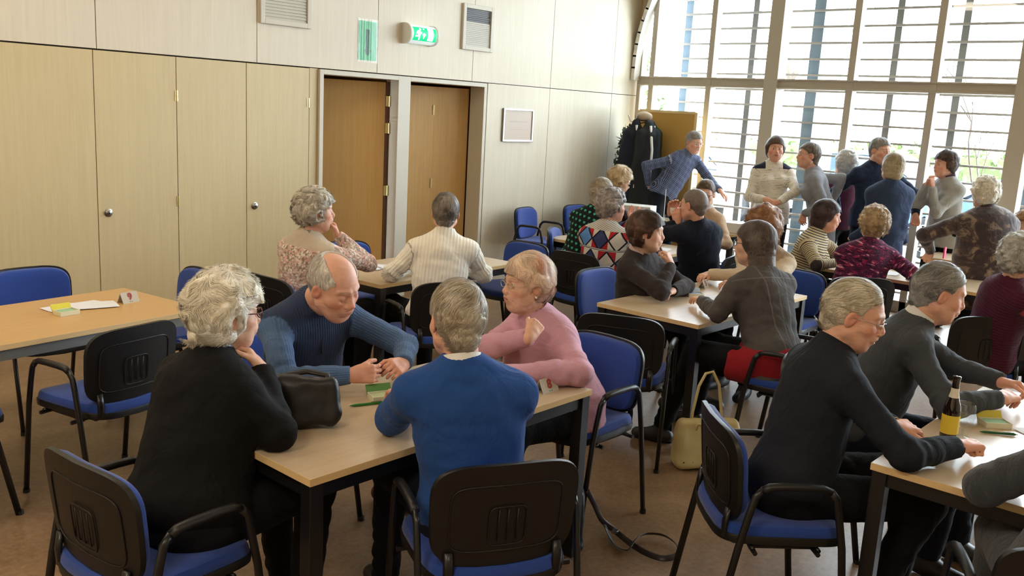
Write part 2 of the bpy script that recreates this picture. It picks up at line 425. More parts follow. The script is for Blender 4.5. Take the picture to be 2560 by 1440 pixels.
# ------------------------------------------------------------------ window wall
def zbars(y0, y1):
    return None
def window(n, y0, y1, mull, thick_lo=True):
    """glazed wall section between y0 and y1 with vertical bars at mull"""
    w = MB()
    for y, t in mull: w.box((WX, y, 2.1), (.12 if t < .09 else .2, t, 4.2))
    w.box((WX, (y0+y1)/2, 2.30), (.11, y1-y0, .10)); w.box((WX-.01, (y0+y1)/2, 2.345), (.14, y1-y0, .018)); w.box((WX-.01, (y0+y1)/2, 2.255), (.14, y1-y0, .018))
    w.box((WX, (y0+y1)/2, .06), (.12, y1-y0, .12)); w.box((WX, (y0+y1)/2, 4.2), (.12, y1-y0, .1))
    o = struct(w, 'window_%d' % n, MT['winframe'], bevel=.006)
    g = MB(); g.box((WX+.02, (y0+y1)/2, 2.1), (.006, y1-y0, 4.1)); go = g.build('glass_pane', MT['glass'], o)
window(1, 4.72, 6.5, ((6.32, .07), (5.52, .07), (6.5, .05)))
window(2, 2.17, 4.72, ((4.72, .16), (3.84, .075), (3.0, .075)))
window(3, -.4, 2.17, ((2.17, .16), (1.3, .075), (.45, .075)))
window(4, -3.6, -.4, ((-.4, .16), (-1.3, .075), (-2.2, .075), (-3.1, .075)))
mb = MB(); mb.box((WX, -4.1, 2.1), (.14, 1.1, 4.2)); struct(mb, 'wall_front', MT['panel'])
# arched timber rib in the corner of the glazing
mb = MB(); A = []
for i in range(15):
    a = i/14; y = 6.52-.06*a-1.0*max(0, a-.1)**2.1*1.15; z = 2.3+1.95*a; A.append((WX-.1, y, z))
for (x, y, z), (x2, y2, z2) in zip(A, A[1:]): mb.bar((x, y, z), (x2, y2, z2+.02), .16, .05)
struct(mb, 'trim_5', plain('rib_paint', lin(222, 220, 214), .5))
mb = MB(); pts = [(6.55, 2.3)]+[(y+.02, z) for x, y, z in A]+[(6.55, 4.25)]; mb.prism(pts, 0, WX-.06, WX+.0); struct(mb, 'trim_6', plain('rib_infill', lin(196, 165, 120), .6))

# outside: ground, slatted sun screen, columns, cars, trees
mb = MB(); mb.box((30, 1, -.12), (40.6, 60, .1)); struct(mb, 'ground', plain('paving', lin(176, 176, 172), .8, 0, .2, 12))
sc = thing('slatted_screen', 'horizontal slatted timber sun screen on posts outside the tall window', 'screen', (10.05, 1.5, -.07))
grey = plain('weathered_slat', lin(155, 148, 142), .8); gpost = plain('screen_post_paint', lin(120, 120, 120), .6); bluep = plain('glazed_steel_post', lin(104, 128, 148), .4)
zs = [.13+.1765*i for i in range(23)]
for i, z in enumerate(zs):
    s = MB(); s.box((0, 0, z+.07), (.05, 9.6, .022 if i % 1 == 0 else .03)); s.build('slat', grey, sc)
for y, w in ((6.15, .10), (5.25, .07), (4.47, .13), (3.58, .07), (2.91, .07), (2.1, .12), (1.3, .07), (.5, .07), (-.3, .12)):
    s = MB(); s.box((.06, y-1.5, 2.15), (.07, w, 4.2)); s.build('post', bluep if w > .09 else gpost, sc)
for x, y in ((13.0, 3.75), (13.0, 7.0), (12.6, 5.35)):
    s = MB(); s.lathe([(.16, 0), (.16, 5.6)], (0, 0, 0), 0, 20); s.box((0, 0, 5.7), (.5, .5, .2)); o = s.build('concrete_column', plain('column_concrete', lin(170, 176, 180), .8), smooth='auto'); o.location = (x, y, -.07)
    tag(o, {3.75: 'round grey column outside, right of the middle of the window', 7.0: 'round grey column outside, behind the plant corner', 5.35: 'round grey column outside, behind the woman in the white jacket'}[y], 'column', 'columns outside the window')
def car(loc, rz, paint, lab, tall=1.45):
    t = thing('parked_car', lab, 'car', loc, rz, 'cars parked outside')
    bw = .86; b = MB()
    prof = [(-2.1, .35), (-2.12, .75), (-2.0, .95), (-1.75, 1.0), (-1.35, tall-.08), (-.6, tall), (.25, tall-.03), (.95, 1.0), (1.85, .86), (2.1, .66), (2.12, .35)]
    def ring(x, z, k): return k
    N = len(prof)
    for s_ in (1,):
        V = []; F = []
        for (x, z) in prof:
            top = z > 1.05
            for y in (-bw*(.8 if top else 1), -bw*(.76 if top else .93), bw*(.76 if top else .93), bw*(.8 if top else 1)):
                zz = z if abs(y) < bw*(.79 if top else .95) else z-.05
                V.append((x, y, zz))
        for i in range(N-1):
            for k in range(3): F.append((i*4+k, i*4+k+1, (i+1)*4+k+1, (i+1)*4+k))
        b.add(V, F)
        for y in (-bw, bw):
            low = [(-2.1, .28), (-1.75, .28), (-1.7, .5), (-1.5, .66), (-1.25, .66), (-1.05, .5), (-1, .28), (.95, .28), (1.0, .5), (1.2, .66), (1.45, .66), (1.65, .5), (1.7, .28), (2.1, .3)]
            pp = [(x, z-.05) for x, z in prof]
            pts = low+[(2.1, .62), (1.85, .81), (.95, .95)]+[(-1.75, .95), (-2.0, .9), (-2.1, .7)]
            n = len(pts); b.add([(x, y, z) for x, z in pts]+[(x, y*.86, z) for x, z in pts], [tuple(range(n)), tuple(range(2*n-1, n-1, -1))]+[(i, (i+1) % n, n+(i+1) % n, n+i) for i in range(n)])
    b.build('body', paint, t, smooth='auto')
    g = MB(); gl_ = plain('car_window_tint', lin(60, 75, 88), .1)
    for y in (-bw, bw):
        q = .8
        g.prism([(-1.62, .98), (-1.28, tall-.14), (-.58, tall-.07), (.22, tall-.1), (.84, .98)], 1, y*.84, y*.9)
    g.build('side_windows', gl_, t)
    for x in (-1.375, 1.325):
        for y in (-.8, .8):
            w = MB(); R = Matrix.Rotation(PI/2, 3, 'X'); w.lathe([(.0, -.1), (.2, -.1), (.3, -.09), (.325, -.05), (.325, .05), (.3, .09), (.2, .1), (0, .1)], (x, y, .325), 0, 24, R)
            wo = w.build('wheel', plain('tyre', lin(28, 28, 30), .8), t, smooth='auto')
            w = MB(); w.lathe([(.2, -.115), (.215, -.1), (.215, .1), (.2, .115)], (x, y, .325), 0, 24, R)
            for k in range(5):
                a = 2*PI*k/5; w.bar((x, y+(.11 if y > 0 else -.11), .325), (x+.2*math.cos(a), y+(.11 if y > 0 else -.11), .325+.2*math.sin(a)), .05, .02)
            w.build('rim', MT['steel'], wo, smooth='auto')
    l = MB(); l.box((-2.08, .62, .8), (.08, .3, .16)); l.box((-2.08, -.62, .8), (.08, .3, .16)); l.build('tail_lights', plain('red_lens', lin(200, 40, 40), .2), t)
    return t
paint_w = plain('silver_paint', lin(205, 208, 212), .25, .3); paint_b = plain('blue_paint', lin(58, 88, 128), .25, .3)
car((17.2, 9.6, -.07), D2R(-100), paint_w, 'silver car parked outside, behind the pin board and the plaid shirt')
car((20.6, 7.2, -.07), D2R(-95), plain('dark_blue_paint', lin(90, 110, 130), .25, .3), 'blue grey car parked outside, between the white jacket and grey cardigan women')
car((15.2, 2.9, -.07), D2R(80), paint_b, 'dark blue car parked outside, at the right behind the thin young tree')
car((19.8, 2.4, -.07), D2R(-88), paint_w, 'pale car parked outside, behind the standing man in navy')
def blob_cloud(name, c, r, n, size, mat, parent, seed=0):
    R_ = np.random.RandomState(seed); p = R_.normal(size=(n, 3)); p /= np.linalg.norm(p, axis=1)[:, None]; p *= (R_.rand(n, 1)**.45)
    p = p*np.array(r)+np.array(c); a = R_.normal(size=(n, 3)); a /= np.linalg.norm(a, axis=1)[:, None]; b = np.cross(a, R_.normal(size=(n, 3))); b /= np.linalg.norm(b, axis=1)[:, None]
    sz = size*(.6+.8*R_.rand(n, 1)); V = np.stack([p-a*sz, p+b*sz*.45, p+a*sz, p-b*sz*.45], 1).reshape(-1, 3); F = np.arange(4*n).reshape(n, 4)
    return mesh_obj(name, V, F, mat, parent, smooth=False)
leafm = plain('hedge_leaf', lin(96, 112, 66), .6); barkm = plain('bark', lin(122, 108, 96), .9)
def tree(loc, h, seed, lab, n=60, spread=1.3, r0=.07, leaves=0):
    rr = random.Random(seed); t = thing('bare_tree', lab, 'tree', loc, 0, 'trees outside'); b = MB()
    def br(p, d, l, r, k):
        pts = [p]; q = Vector(p); dd = Vector(d)
        for i in range(4):
            dd = (dd+Vector((rr.uniform(-.16, .16), rr.uniform(-.16, .16), rr.uniform(-.05, .12)))).normalized(); q = q+dd*l/4; pts.append(q.copy())
        b.tube(pts, [r*(1-.13*i) for i in range(5)], 0, 5)
        if k > 0:
            for j in range(3 if k > 1 else 2):
                a = rr.uniform(0, 2*PI); s_ = Vector((math.cos(a), math.sin(a), rr.uniform(.3, .9))).normalized()
                br(pts[rr.choice((2, 3, 4))], (dd*.6+s_*spread*.6).normalized(), l*.68, r*.55, k-1)
    br(Vector((0, 0, 0)), (0.05, .05, 1), h*.42, r0, 4); b.build('trunk_and_branches', barkm, t, smooth=True)
    return t
tree((14.5, 6.2, -.07), 6.5, 3, 'bare tree outside with spreading branches, left half of the tall window', r0=.1)
tree((10.9, 2.75, -.07), 3.0, 8, 'thin young bare tree just outside, right of the grey cardigan woman', r0=.025)
tree((16.5, 1.2, -.07), 7.5, 5, 'bare tree outside at the far right of the window', r0=.13)
h = thing('clipped_hedge', 'sunlit green hedge along the far side of the car park', 'hedge', (24, 5, -.07)); b_ = MB(); b_.box((0, 0, .7), (.9, 26, 1.4)); b_.build('core', plain('hedge_core', lin(86, 104, 60), .9), h); blob_cloud('foliage', (0, 0, .8), (.75, 13.5, .9), 9000, .11, leafm, h, 2)
h = thing('green_shrub', 'leafy green shrub outside behind the coats', 'shrub', (11.6, 8.4, -.07)); blob_cloud('foliage', (0, 0, 1.6), (1.0, 1.0, 1.7), 2500, .07, leafm, h, 3); b_ = MB()
for k in range(5): b_.tube([(0, 0, 0), (.2*math.cos(k*1.3), .2*math.sin(k*1.3), 1), (.5*math.cos(k*1.3), .5*math.sin(k*1.3), 2.2)], [.03, .02, .008], 0, 5)
b_.build('stems', barkm, h)

# ------------------------------------------------------------------ chairs
def outline(w, h, e, n=40, taper=0.0):
    P = []
    for i in range(n):
        a = 2*PI*i/n; c, s = math.cos(a), math.sin(a)
        x = w/2*math.copysign(abs(c)**(2/e), c); y = h/2*math.copysign(abs(s)**(2/e), s)
        P.append((x*(1+taper*y/(h/2)), y))
    return P
def pad(w, h, e, t0, t1, curve, name, mat, parent, taper=0.0, edge=.5, rings=7, groove=0):
    """cushion: front surface bulges t1, back flat at -t0; curve(u, v) gives the sheet offset; map (u, v, d) -> xyz"""
    out = outline(w, h, e, 44, taper); n = len(out); V = []; F = []
    rs = [1.0, 1.0, .985, .95, .88, .7, .45, .2]
    prof = [(1.0, -t0), (1.01, -t0*.2), (1.0, t1*.45), (.97, t1*.8), (.9, t1*.95), (.7, t1), (.45, t1), (.2, t1)]
    back = [(.985, -t0), (.93, -t0*(1-groove)), (.78, -t0*(1-groove)), (.77, -t0*(1-groove)+groove*.004), (.4, -t0*(1-groove)+groove*.004)] if groove else [(.9, -t0), (.5, -t0)]
    allr = [r for r in reversed(back)]+prof
    for k, d in allr:
        for (u, v) in out: V.append(curve(u*k, v*k, d))
    m = len(allr)
    for i in range(m-1):
        for j in range(n):
            l = (j+1) % n; F.append((i*n+j, i*n+l, (i+1)*n+l, (i+1)*n+j))
    F.append(tuple(range(n-1, -1, -1))); F.append(tuple((m-1)*n+j for j in range(n)))
    b = MB(); b.add(V, F); return b.build(name, mat, parent, smooth='auto')
def make_chair(arms):
    t = thing('stacking_armchair' if arms else 'stacking_chair', 'x', 'chair')
    sc = lambda u, v, d: (u, v+.0, .445+d-.25*max(0, v-.1)**2-.12*max(0, -v-.1)**2+.35*u*u)
    pad(.47, .44, 4.5, .004, .042, sc, 'seat', MT['blue'], t, taper=.04)
    pad(.48, .45, 4.5, .03, .0, sc, 'seat_shell', MT['black'], t, taper=.04)
    def bc(u, v, d):   # v up, d toward the front (+Y)
        z = .655+v; y = -.208-.2*(v)*.55+d+.55*u*u
        return (u, y, z)
    pad(.445, .318, 4.2, .0, .034, bc, 'backrest', MT['blue'], t, taper=.03)
    bk = pad(.468, .338, 4.2, .018, -.0, bc, 'back_shell', MT['black'], t, taper=.03, groove=0)
    r = MB()
    def rect(w, h, cz, rad, q=.0185):
        P = [(u, v+cz) for u, v in outline(w, h, 6, 36)]
        r.tube([bc(u, v, -q) for u, v in P], rad, 0, 5, closed=True)
    rect(.36, .22, -.008, .003); rect(.12, .13, -.035, .0025)
    for x in (-.03, .0, .03): r.tube([bc(x, -.085, -.0185), bc(x, .02, -.0185)], .002, 0, 5)
    r.build('moulded_ribs', MT['black'], bk, smooth=True)
    for s in (-1, 1):
        x0 = .235*s; xt = .262*s
        for f in (1, -1):
            g = MB()
            if arms: g.tube([(xt, .245*f-.01, 0), (xt, .18*f-.0, .44), (xt, .155*f, .56), (xt, .14*f, .62), (xt, .115*f, .648)], [.0112]*5, 0, 8, flat=1.25)
            else: g.tube([(x0, .24*f-.01, 0), (x0*.97, .15*f, .40), (x0*.96, .12*f, .425), (x0*.95, .05*f, .43)], [.0112]*4, 0, 8, flat=1.25)
            lg = g.build('leg', MT['frame'], t, smooth=True)
            c = MB(); xx = xt if arms else x0; c.tube([(xx, .245*f-.01, 0), (xx, .243*f-.01, .018)], .0155, 0, 8); c.build('foot_cap', MT['black'], lg)
        if arms:
            g = MB(); g.tube([(xt, .118, .646), (xt, .09, .657), (xt, .03, .66), (xt, -.05, .66), (xt, -.095, .657), (xt, -.118, .646)], [.0122, .0132, .0138, .0138, .0132, .0122], 0, 8, flat=1.25); g.build('armrest', MT['black'], t, smooth=True)
            g = MB(); g.tube([(xt, .1, .415), (.2*s, .1, .415)], .009, 0, 6); g.tube([(xt, -.12, .415), (.2*s, -.12, .415)], .009, 0, 6)
            g.tube([(.2*s, .1, .415), (.2*s, -.12, .415)], .009, 0, 6); g.build('side_bracket', MT['frame'], t, smooth='auto')
        g = MB(); g.tube([(.17*s, -.1, .42), (.172*s, -.17, .42), (.174*s, -.205, .44), (.176*s, -.207, .49), (.176*s, -.198, .54)], [.010]*5, 0, 6, flat=1.7); g.build('back_support', MT['frame'], t, smooth=True)
    g = MB(); g.tube([(-.24, .11, .418), (.24, .11, .418)], .009, 0, 6); g.tube([(-.24, -.12, .418), (.24, -.12, .418)], .009, 0, 6); g.build('crossbar', MT['frame'], t, smooth=True)
    return t
CH = {True: make_chair(True), False: make_chair(False)}; used = {True: False, False: False}
def chair(x, y, az, label, arms=True, group='blue office stacking chairs'):
    c = CH[arms]
    if used[arms]: c = copy_tree(c)
    used[arms] = True
    c.location = (x, y, 0); c.rotation_euler = (0, 0, D2R(az-90)); c['label'] = label; c['group'] = group
    return c

# ------------------------------------------------------------------ tables
def table(x, y, lx, ly, rz, label, top='tabletop', frame='frame', round_leg=False):
    t = thing('conference_table', label, 'table', (x, y, 0), D2R(rz), 'rectangular tables')
    tp = MB(); tp.box((0, 0, .7275), (lx, ly, .025)); o = tp.build('tabletop', [MT[top], MT['edge']], t, bevel=.0015)
    for p in o.data.polygons:
        if abs(p.normal.z) < .5: p.material_index = 1
    f = MB(); a, b = lx/2-.03, ly/2-.03
    for s in (-1, 1):
        f.box((0, s*b, .688), (2*a-.04, .025, .05)); f.box((s*a, 0, .688), (.025, 2*b-.04, .05))
    f.build('apron', MT[frame], t, bevel=.002)
    for sx in (-1, 1):
        for sy in (-1, 1):
            g = MB()
            if round_leg: g.lathe([(0, 0), (.022, 0), (.022, .715), (0, .715)], (sx*a, sy*b, 0), 0, 16)
            else: g.box((sx*a, sy*b, .3575), (.05, .05, .715))
            l = g.build('leg', MT[frame], t, bevel=0 if round_leg else .003, smooth='auto' if round_leg else False)
    return t

# ------------------------------------------------------------------ small things
def text_mesh(body, size, mat, name, parent, M4, ext=.0004):
    c = bpy.data.curves.new('t', 'FONT'); c.body = body; c.size = size; c.align_x = 'CENTER'; c.align_y = 'CENTER'; c.extrude = ext; c.offset = size*.022
    o = bpy.data.objects.new('t', c); COL.objects.link(o); dg = bpy.context.evaluated_depsgraph_get(); me = bpy.data.meshes.new_from_object(o.evaluated_get(dg))
    bpy.data.objects.remove(o); bpy.data.curves.remove(c); me.materials.clear(); me.materials.append(mat); me.transform(M4)
    n = bpy.data.objects.new(name, me); COL.objects.link(n); n.parent = parent; return n
red_ink = plain('red_ink', lin(160, 40, 36), .6); card_m = plain('grey_card', lin(190, 184, 168), .6)
def number_card(ch, x, y, az, label, z=.74):
    t = thing('number_card', label, 'table number', (x, y, z), D2R(az), 'folded table numbers')
    b = MB(); h, d = .055, .026
    for s in (1, -1):
        b.add([(-.05, s*d, 0), (.05, s*d, 0), (.05, 0, h), (-.05, 0, h), (-.05, s*d-.0015*s, 0), (.05, s*d-.0015*s, 0), (.05, -.0015*s, h-.002), (-.05, -.0015*s, h-.002)], [(0, 1, 2, 3), (7, 6, 5, 4), (0, 4, 5, 1), (1, 5, 6, 2), (3, 2, 6, 7), (0, 3, 7, 4)])
    b.build('card', card_m, t)
    ang = math.atan2(h, d); T = Matrix.Translation((0, -d/2-.001, h/2+.004)) @ Matrix.Rotation(ang, 4, 'X')
    text_mesh(ch, .052, red_ink, 'red_number', t, T)
    text_mesh('- -', .02, MT['black'], 'small_marks', t, Matrix.Translation((0, -d*.86-.0012, h*.14)) @ Matrix.Rotation(ang, 4, 'X'), .0003)
    return t
clear = NT('clear_acrylic'); clear.base((.95, 1, .98)).set(Roughness=.05, Alpha=.35); clear = clear.mat
def card_box(x, y, az, label, lid=lin(212, 200, 60), inner=lin(150, 190, 150), z=.74):
    t = thing('card_box', label, 'box', (x, y, z), D2R(az), 'small card boxes on the tables')
    b = MB(); b.box((0, 0, .002), (.1, .07, .004))
    for s in (-1, 1): b.box((0, s*.034, .012), (.1, .003, .022)); b.box((s*.0485, 0, .012), (.003, .07, .022))
    b.build('tray', plain('ivory_plastic', lin(226, 224, 196), .4), t, bevel=.001)
    b = MB(); b.box((0, .0, .011), (.088, .058, .016)); b.build('cards', plain('card_backs', inner, .6), t, bevel=.001)
    b = MB(); b.box((0, .045, .024), (.1, .004, .05), 0, Matrix.Rotation(D2R(-35), 3, 'X')); b.build('lid', plain('box_lid', lid, .5), t, bevel=.001)
    return t
def paper(x, y, az, label, z=.741, w=.21, l=.15, parts=1, group='loose papers on the tables'):
    b = MB(); V = []; n = 6
    for i in range(n+1):
        for j in range(n+1):
            u, v = i/n-.5, j/n-.5; V.append((u*w, v*l, .0025+.004*max(0, abs(u)-.3)+.002*math.sin(3*u+5*v)))
    nb = len(V); V += [(a, b2, c-.0008) for a, b2, c in V]; F = []
    for i in range(n):
        for j in range(n):
            q = (i*(n+1)+j, (i+1)*(n+1)+j, (i+1)*(n+1)+j+1, i*(n+1)+j+1); F.append(q); F.append(tuple(nb+k for k in reversed(q)))
    b.add(V, F); o = b.build('paper_sheet', MT['paper'], None, smooth=True); o.location = (x, y, z); o.rotation_euler = (0, 0, D2R(az)); return tag(o, label, 'paper', group)
def pen(x, y, az, label, col, z=.746):
    t = thing('ballpoint_pen', label, 'pen', (x, y, z), D2R(az), 'pens on the tables'); R = Matrix.Rotation(PI/2, 3, 'Y')
    b = MB(); b.lathe([(.001, -.07), (.004, -.058), (.005, -.05), (.005, .055), (.004, .06)], (0, 0, 0), 0, 10, R); b.build('barrel', plain('pen_barrel', col, .3), t, smooth=True)
    b = MB(); b.lathe([(.0022, .06), (.0022, .068), (0, .069)], (0, 0, 0), 0, 8, R); b.box((.035, 0, .0065), (.04, .003, .002)); b.build('clip', MT['steel'], t)
    return t

# ------------------------------------------------------------------ people: signed-distance bodies meshed with surface nets
_L = RS.rand(24, 24, 24).astype(np.float32)*2-1
def vn(P, f, seed=0):
    q = P*f+seed*7.31; i = np.floor(q).astype(np.int64); t = (q-i).astype(np.float32); t = t*t*(3-2*t); i %= 24; j = (i+1) % 24
    x0, y0, z0 = i[:, 0], i[:, 1], i[:, 2]; x1, y1, z1 = j[:, 0], j[:, 1], j[:, 2]; tx, ty, tz = t[:, 0], t[:, 1], t[:, 2]
    a = _L[x0, y0, z0]*(1-tx)+_L[x1, y0, z0]*tx; b = _L[x0, y1, z0]*(1-tx)+_L[x1, y1, z0]*tx
    c = _L[x0, y0, z1]*(1-tx)+_L[x1, y0, z1]*tx; d = _L[x0, y1, z1]*(1-tx)+_L[x1, y1, z1]*tx
    return (a*(1-ty)+b*ty)*(1-tz)+(c*(1-ty)+d*ty)*tz
def surfnet(Fv, org, h):
    I = Fv < 0; c = np.zeros(tuple(s-1 for s in I.shape), np.int8)
    offs = [(a, b, e) for a in (0, 1) for b in (0, 1) for e in (0, 1)]
    nx, ny, nz = c.shape
    for a, b, e in offs: c += I[a:a+nx, b:b+ny, e:e+nz]
    act = (c > 0) & (c < 8); idx = np.argwhere(act); n = len(idx); vid = -np.ones(c.shape, np.int32); vid[act] = np.arange(n)
    acc = np.zeros((n, 3)); cnt = np.zeros((n, 1))
    for a in offs:
        for ax in range(3):
            if a[ax]: continue
            b = list(a); b[ax] = 1
            fa = Fv[idx[:, 0]+a[0], idx[:, 1]+a[1], idx[:, 2]+a[2]]; fb = Fv[idx[:, 0]+b[0], idx[:, 1]+b[1], idx[:, 2]+b[2]]
            m = (fa < 0) != (fb < 0); t = np.where(m, fa/(fa-fb+1e-12), 0); p = idx+np.array(a, float); p[:, ax] += t
            acc += p*m[:, None]; cnt += m[:, None]
    V = np.asarray(org)+h*acc/cnt; Q = []
    for ax in range(3):
        u, v = (ax+1) % 3, (ax+2) % 3
        A = np.swapaxes(I, 0, ax) if ax else I
        s0 = [slice(None)]*3; s1 = [slice(None)]*3; s0[ax] = slice(0, -1); s1[ax] = slice(1, None)
        a, b = I[tuple(s0)], I[tuple(s1)]; e = np.argwhere(a != b)
        ok = (e[:, u] > 0) & (e[:, v] > 0) & (e[:, u] < I.shape[u]-1) & (e[:, v] < I.shape[v]-1); e = e[ok]
        ins = a[e[:, 0], e[:, 1], e[:, 2]]
        def cell(du, dv):
            k = e.copy(); k[:, u] -= du; k[:, v] -= dv; return vid[k[:, 0], k[:, 1], k[:, 2]]
        q = np.stack([cell(1, 1), cell(0, 1), cell(0, 0), cell(1, 0)], 1); q[~ins] = q[~ins][:, ::-1]; Q.append(q)
    return V.astype(np.float32), np.concatenate(Q)
class SDF:
    def __init__(s): s.p = []
    def add(s, fn, lo, hi, op='u', k=.02): s.p.append((fn, np.minimum(lo, hi), np.maximum(lo, hi), op, k)); return s
    def cone(s, a, b, ra, rb, op='u', k=.02, cut=None, cutb=None, flat=None, wr=0, ws=0):
        a = np.array(a, float); b = np.array(b, float); ba = b-a; L2 = float(ba@ba)+1e-12; L = math.sqrt(L2); ax = ba/L
        def fn(P):
            p = P-a
            if flat is not None:
                n, f = flat; d_ = p@n; p = p+np.outer(d_*(1/f-1), n)
            t = np.clip(p@ba/L2, 0, 1); d = np.linalg.norm(p-t[:, None]*ba, axis=1)-(ra+(rb-ra)*t)
            if wr:
                q = P+np.outer(P@ax, ax)*1.6; w = vn(q, 16, ws); d = d+wr*w*(.35+1.3*np.exp(-((t-(1 if ws % 2 else .15))/.4)**2))
            if cut is not None: d = np.maximum(d, (P-b)@ax-cut)
            if cutb is not None: d = np.maximum(d, -((P-a)@ax)-cutb)
            return d
        r = max(ra, rb)+.01; return s.add(fn, np.minimum(a, b)-r, np.maximum(a, b)+r, op, k)
    def ell(s, c, r, A=None, op='u', k=.02):
        c = np.array(c, float); r = np.array(r, float); A = np.eye(3) if A is None else np.array(A)
        def fn(P):
            q = (P-c)@A.T; k0 = np.linalg.norm(q/r, axis=1); k1 = np.linalg.norm(q/(r*r), axis=1)+1e-9; return k0*(k0-1)/k1
        e = np.sqrt(((A.T*r)**2).sum(1))+.004; return s.add(fn, c-e, c+e, op, k)
    def plane(s, pt, n, lo, hi):
        pt = np.array(pt); n = np.array(n, float); n /= np.linalg.norm(n); return s.add(lambda P: (P-pt)@n, lo, hi, 'i', 0)
    def mesh(s, h, disp=None):
        lo = np.min([p[1] for p in s.p if p[3] == 'u'], 0)-3*h; hi = np.max([p[2] for p in s.p if p[3] == 'u'], 0)+3*h
        n = np.ceil((hi-lo)/h).astype(int)+1; F = np.full(tuple(n), .2, np.float32)
        g = [lo[i]+h*np.arange(n[i]) for i in range(3)]
        for fn, a, b, op, k in s.p:
            m = k+.012; i0 = np.maximum(0, np.floor((a-m-lo)/h).astype(int)); i1 = np.minimum(n, np.ceil((b+m-lo)/h).astype(int)+1)
            if np.any(i1 <= i0): continue
            X = np.stack(np.meshgrid(*[g[i][i0[i]:i1[i]] for i in range(3)], indexing='ij'), -1).reshape(-1, 3)
            d = fn(X).astype(np.float32).reshape(tuple(i1-i0)); S = F[i0[0]:i1[0], i0[1]:i1[1], i0[2]:i1[2]]
            if op == 'u':
                if k > 0: hh = np.clip(.5+.5*(S-d)/k, 0, 1); R = S*(1-hh)+d*hh-k*hh*(1-hh)
                else: R = np.minimum(S, d)
            elif op == 's':
                if k > 0: hh = np.clip(.5-.5*(S+d)/k, 0, 1); R = S*(1-hh)-d*hh+k*hh*(1-hh)
                else: R = np.maximum(S, -d)
            else: R = np.maximum(S, d)
            F[i0[0]:i1[0], i0[1]:i1[1], i0[2]:i1[2]] = R
        if disp is not None:
            near = np.abs(F) < .04; id_ = np.argwhere(near); F[near] += disp(lo+h*id_).astype(np.float32)
        F[0] = F[-1] = .1; F[:, 0] = F[:, -1] = .1; F[:, :, 0] = F[:, :, -1] = .1
        return surfnet(F, lo, h)
def nrm(v): v = np.array(v, float); return v/(np.linalg.norm(v)+1e-9)
def az3(a, up=0): a = D2R(a); u = D2R(up); return np.array([math.cos(a)*math.cos(u), math.sin(a)*math.cos(u), math.sin(u)])
def frame(f, u):
    f = nrm(f); l = nrm(np.cross(u, f)); u = np.cross(f, l); return np.stack([l, f, u])      # rows: left, forward, up

SKIN = {}
def skin_mat():
    m = NT('skin'); a = m.attr('Col').outputs['Color']; v = m.coord(); n = m.noise(v, 60, 4, .6); n2 = m.noise(v, 400, 2)
    mixc = m.mix((n-.35)*.35, a, m.mix(.5, a, lin(196, 92, 66))); m.base(mixc).set(Roughness=.52, Specular_IOR_Level=.4, Subsurface_Weight=.08, Subsurface_Scale=.01)
    m.b.inputs['Subsurface Radius'].default_value = (1, .35, .2); m.bump(n2*.5+n, .35, .0012); return m.mat
MT['skin'] = skin_mat()
m = NT('hair_strands'); a = m.attr('Col').outputs['Color']; m.base(a).set(Roughness=.42, Specular_IOR_Level=.4, Sheen_Weight=.15); MT['hair'] = m.mat
m = NT('eye'); m.base(m.attr('Col').outputs['Color']).set(Roughness=.12); MT['eye'] = m.mat

def head_sdf(h):
    s = SDF(); w = h.get('w', 1.0); fem = h.get('fem', False); j = h.get('jaw', 1.0); nz = h.get('nose', 1.0)
    s.ell((0, -.012, .035), (.076*w, .097, .087))
    s.ell((0, .028, -.012), (.064*w, .066, .088), k=.03)
    s.ell((0, .038, -.05), (.052*w*j, .052, .05), k=.03)
    s.ell((0, .064, -.094*j), (.023*j, .021, .019), k=.03)                       # chin
    for x in (-1, 1):
        s.ell((x*.043*w, .052, -.02), (.026, .026, .022), k=.025)                # cheek
        s.cone((x*.052*w*j, .004, -.055), (x*.020, .06, -.09*j), .022, .018, k=.03)
        s.ell((x*.031, .1, .012), (.018, .016, .0125), op='s', k=.018)           # socket
        s.ell((x*.031, .0755, .011), (.0148, .0148, .0138), k=.006)              # lid
        s.cone((x*.012, .089, .034), (x*.046*w, .072, .034), .0085, .007, k=.012)  # brow ridge
        s.ell((x*.0125*nz, .101, -.026), (.0085*nz, .011, .0085), k=.008)        # nostril wing
        if h.get('jowl', .5): s.ell((x*.036, .055, -.068), (.020, .020, .022*(.6+h.get('jowl', .5))), k=.02)
        s.cone((x*.017, .104, -.026), (x*.034, .084, -.062), .0035, .003, op='s', k=.009)   # nasolabial fold
        s.cone((x*.016, .094, -.010), (x*.038, .082, -.006), .002, .002, op='s', k=.007)    # eye bag
    s.cone((0, .085, .022), (0, .1015+.014*(nz-1), -.017), .0085, .0100*nz, k=.010); s.ell((0, .103+.014*(nz-1), -.021), (.0115*nz, .0115, .0100*nz), k=.008)
    s.ell((0, .087, -.052), (.030, .018, .020), k=.02)                            # muzzle
    s.ell((0, .0975, -.0505), (.022, .009, .0048), k=.006); s.ell((0, .0945, -.0605), (.019, .009, .0062), k=.006)
    mo = h.get('mouth', 0); s.ell((0, .108, -.0558-mo*.002), (.023, .013, .0012+mo*.004), op='s', k=.004)
    for x in (-1, 1):
        A = frame((0, 1, 0), (0, 0, 1)); R = np.array(Matrix.Rotation(x*D2R(22), 3, 'Z') @ Matrix.Rotation(D2R(-12), 3, 'X')); c = (x*.079*w, -.006, -.002)
        s.ell(c, (.0085, .019, .033), R.T, k=.006); s.ell((x*(.079*w+.009), .002, .003), (.0075, .011, .020), R.T, op='s', k=.005)
        if h.get('eyes', 1): s.ell((x*.031, .0925, .0105), (.0125, .010, .0032), op='s', k=.002)
    return s

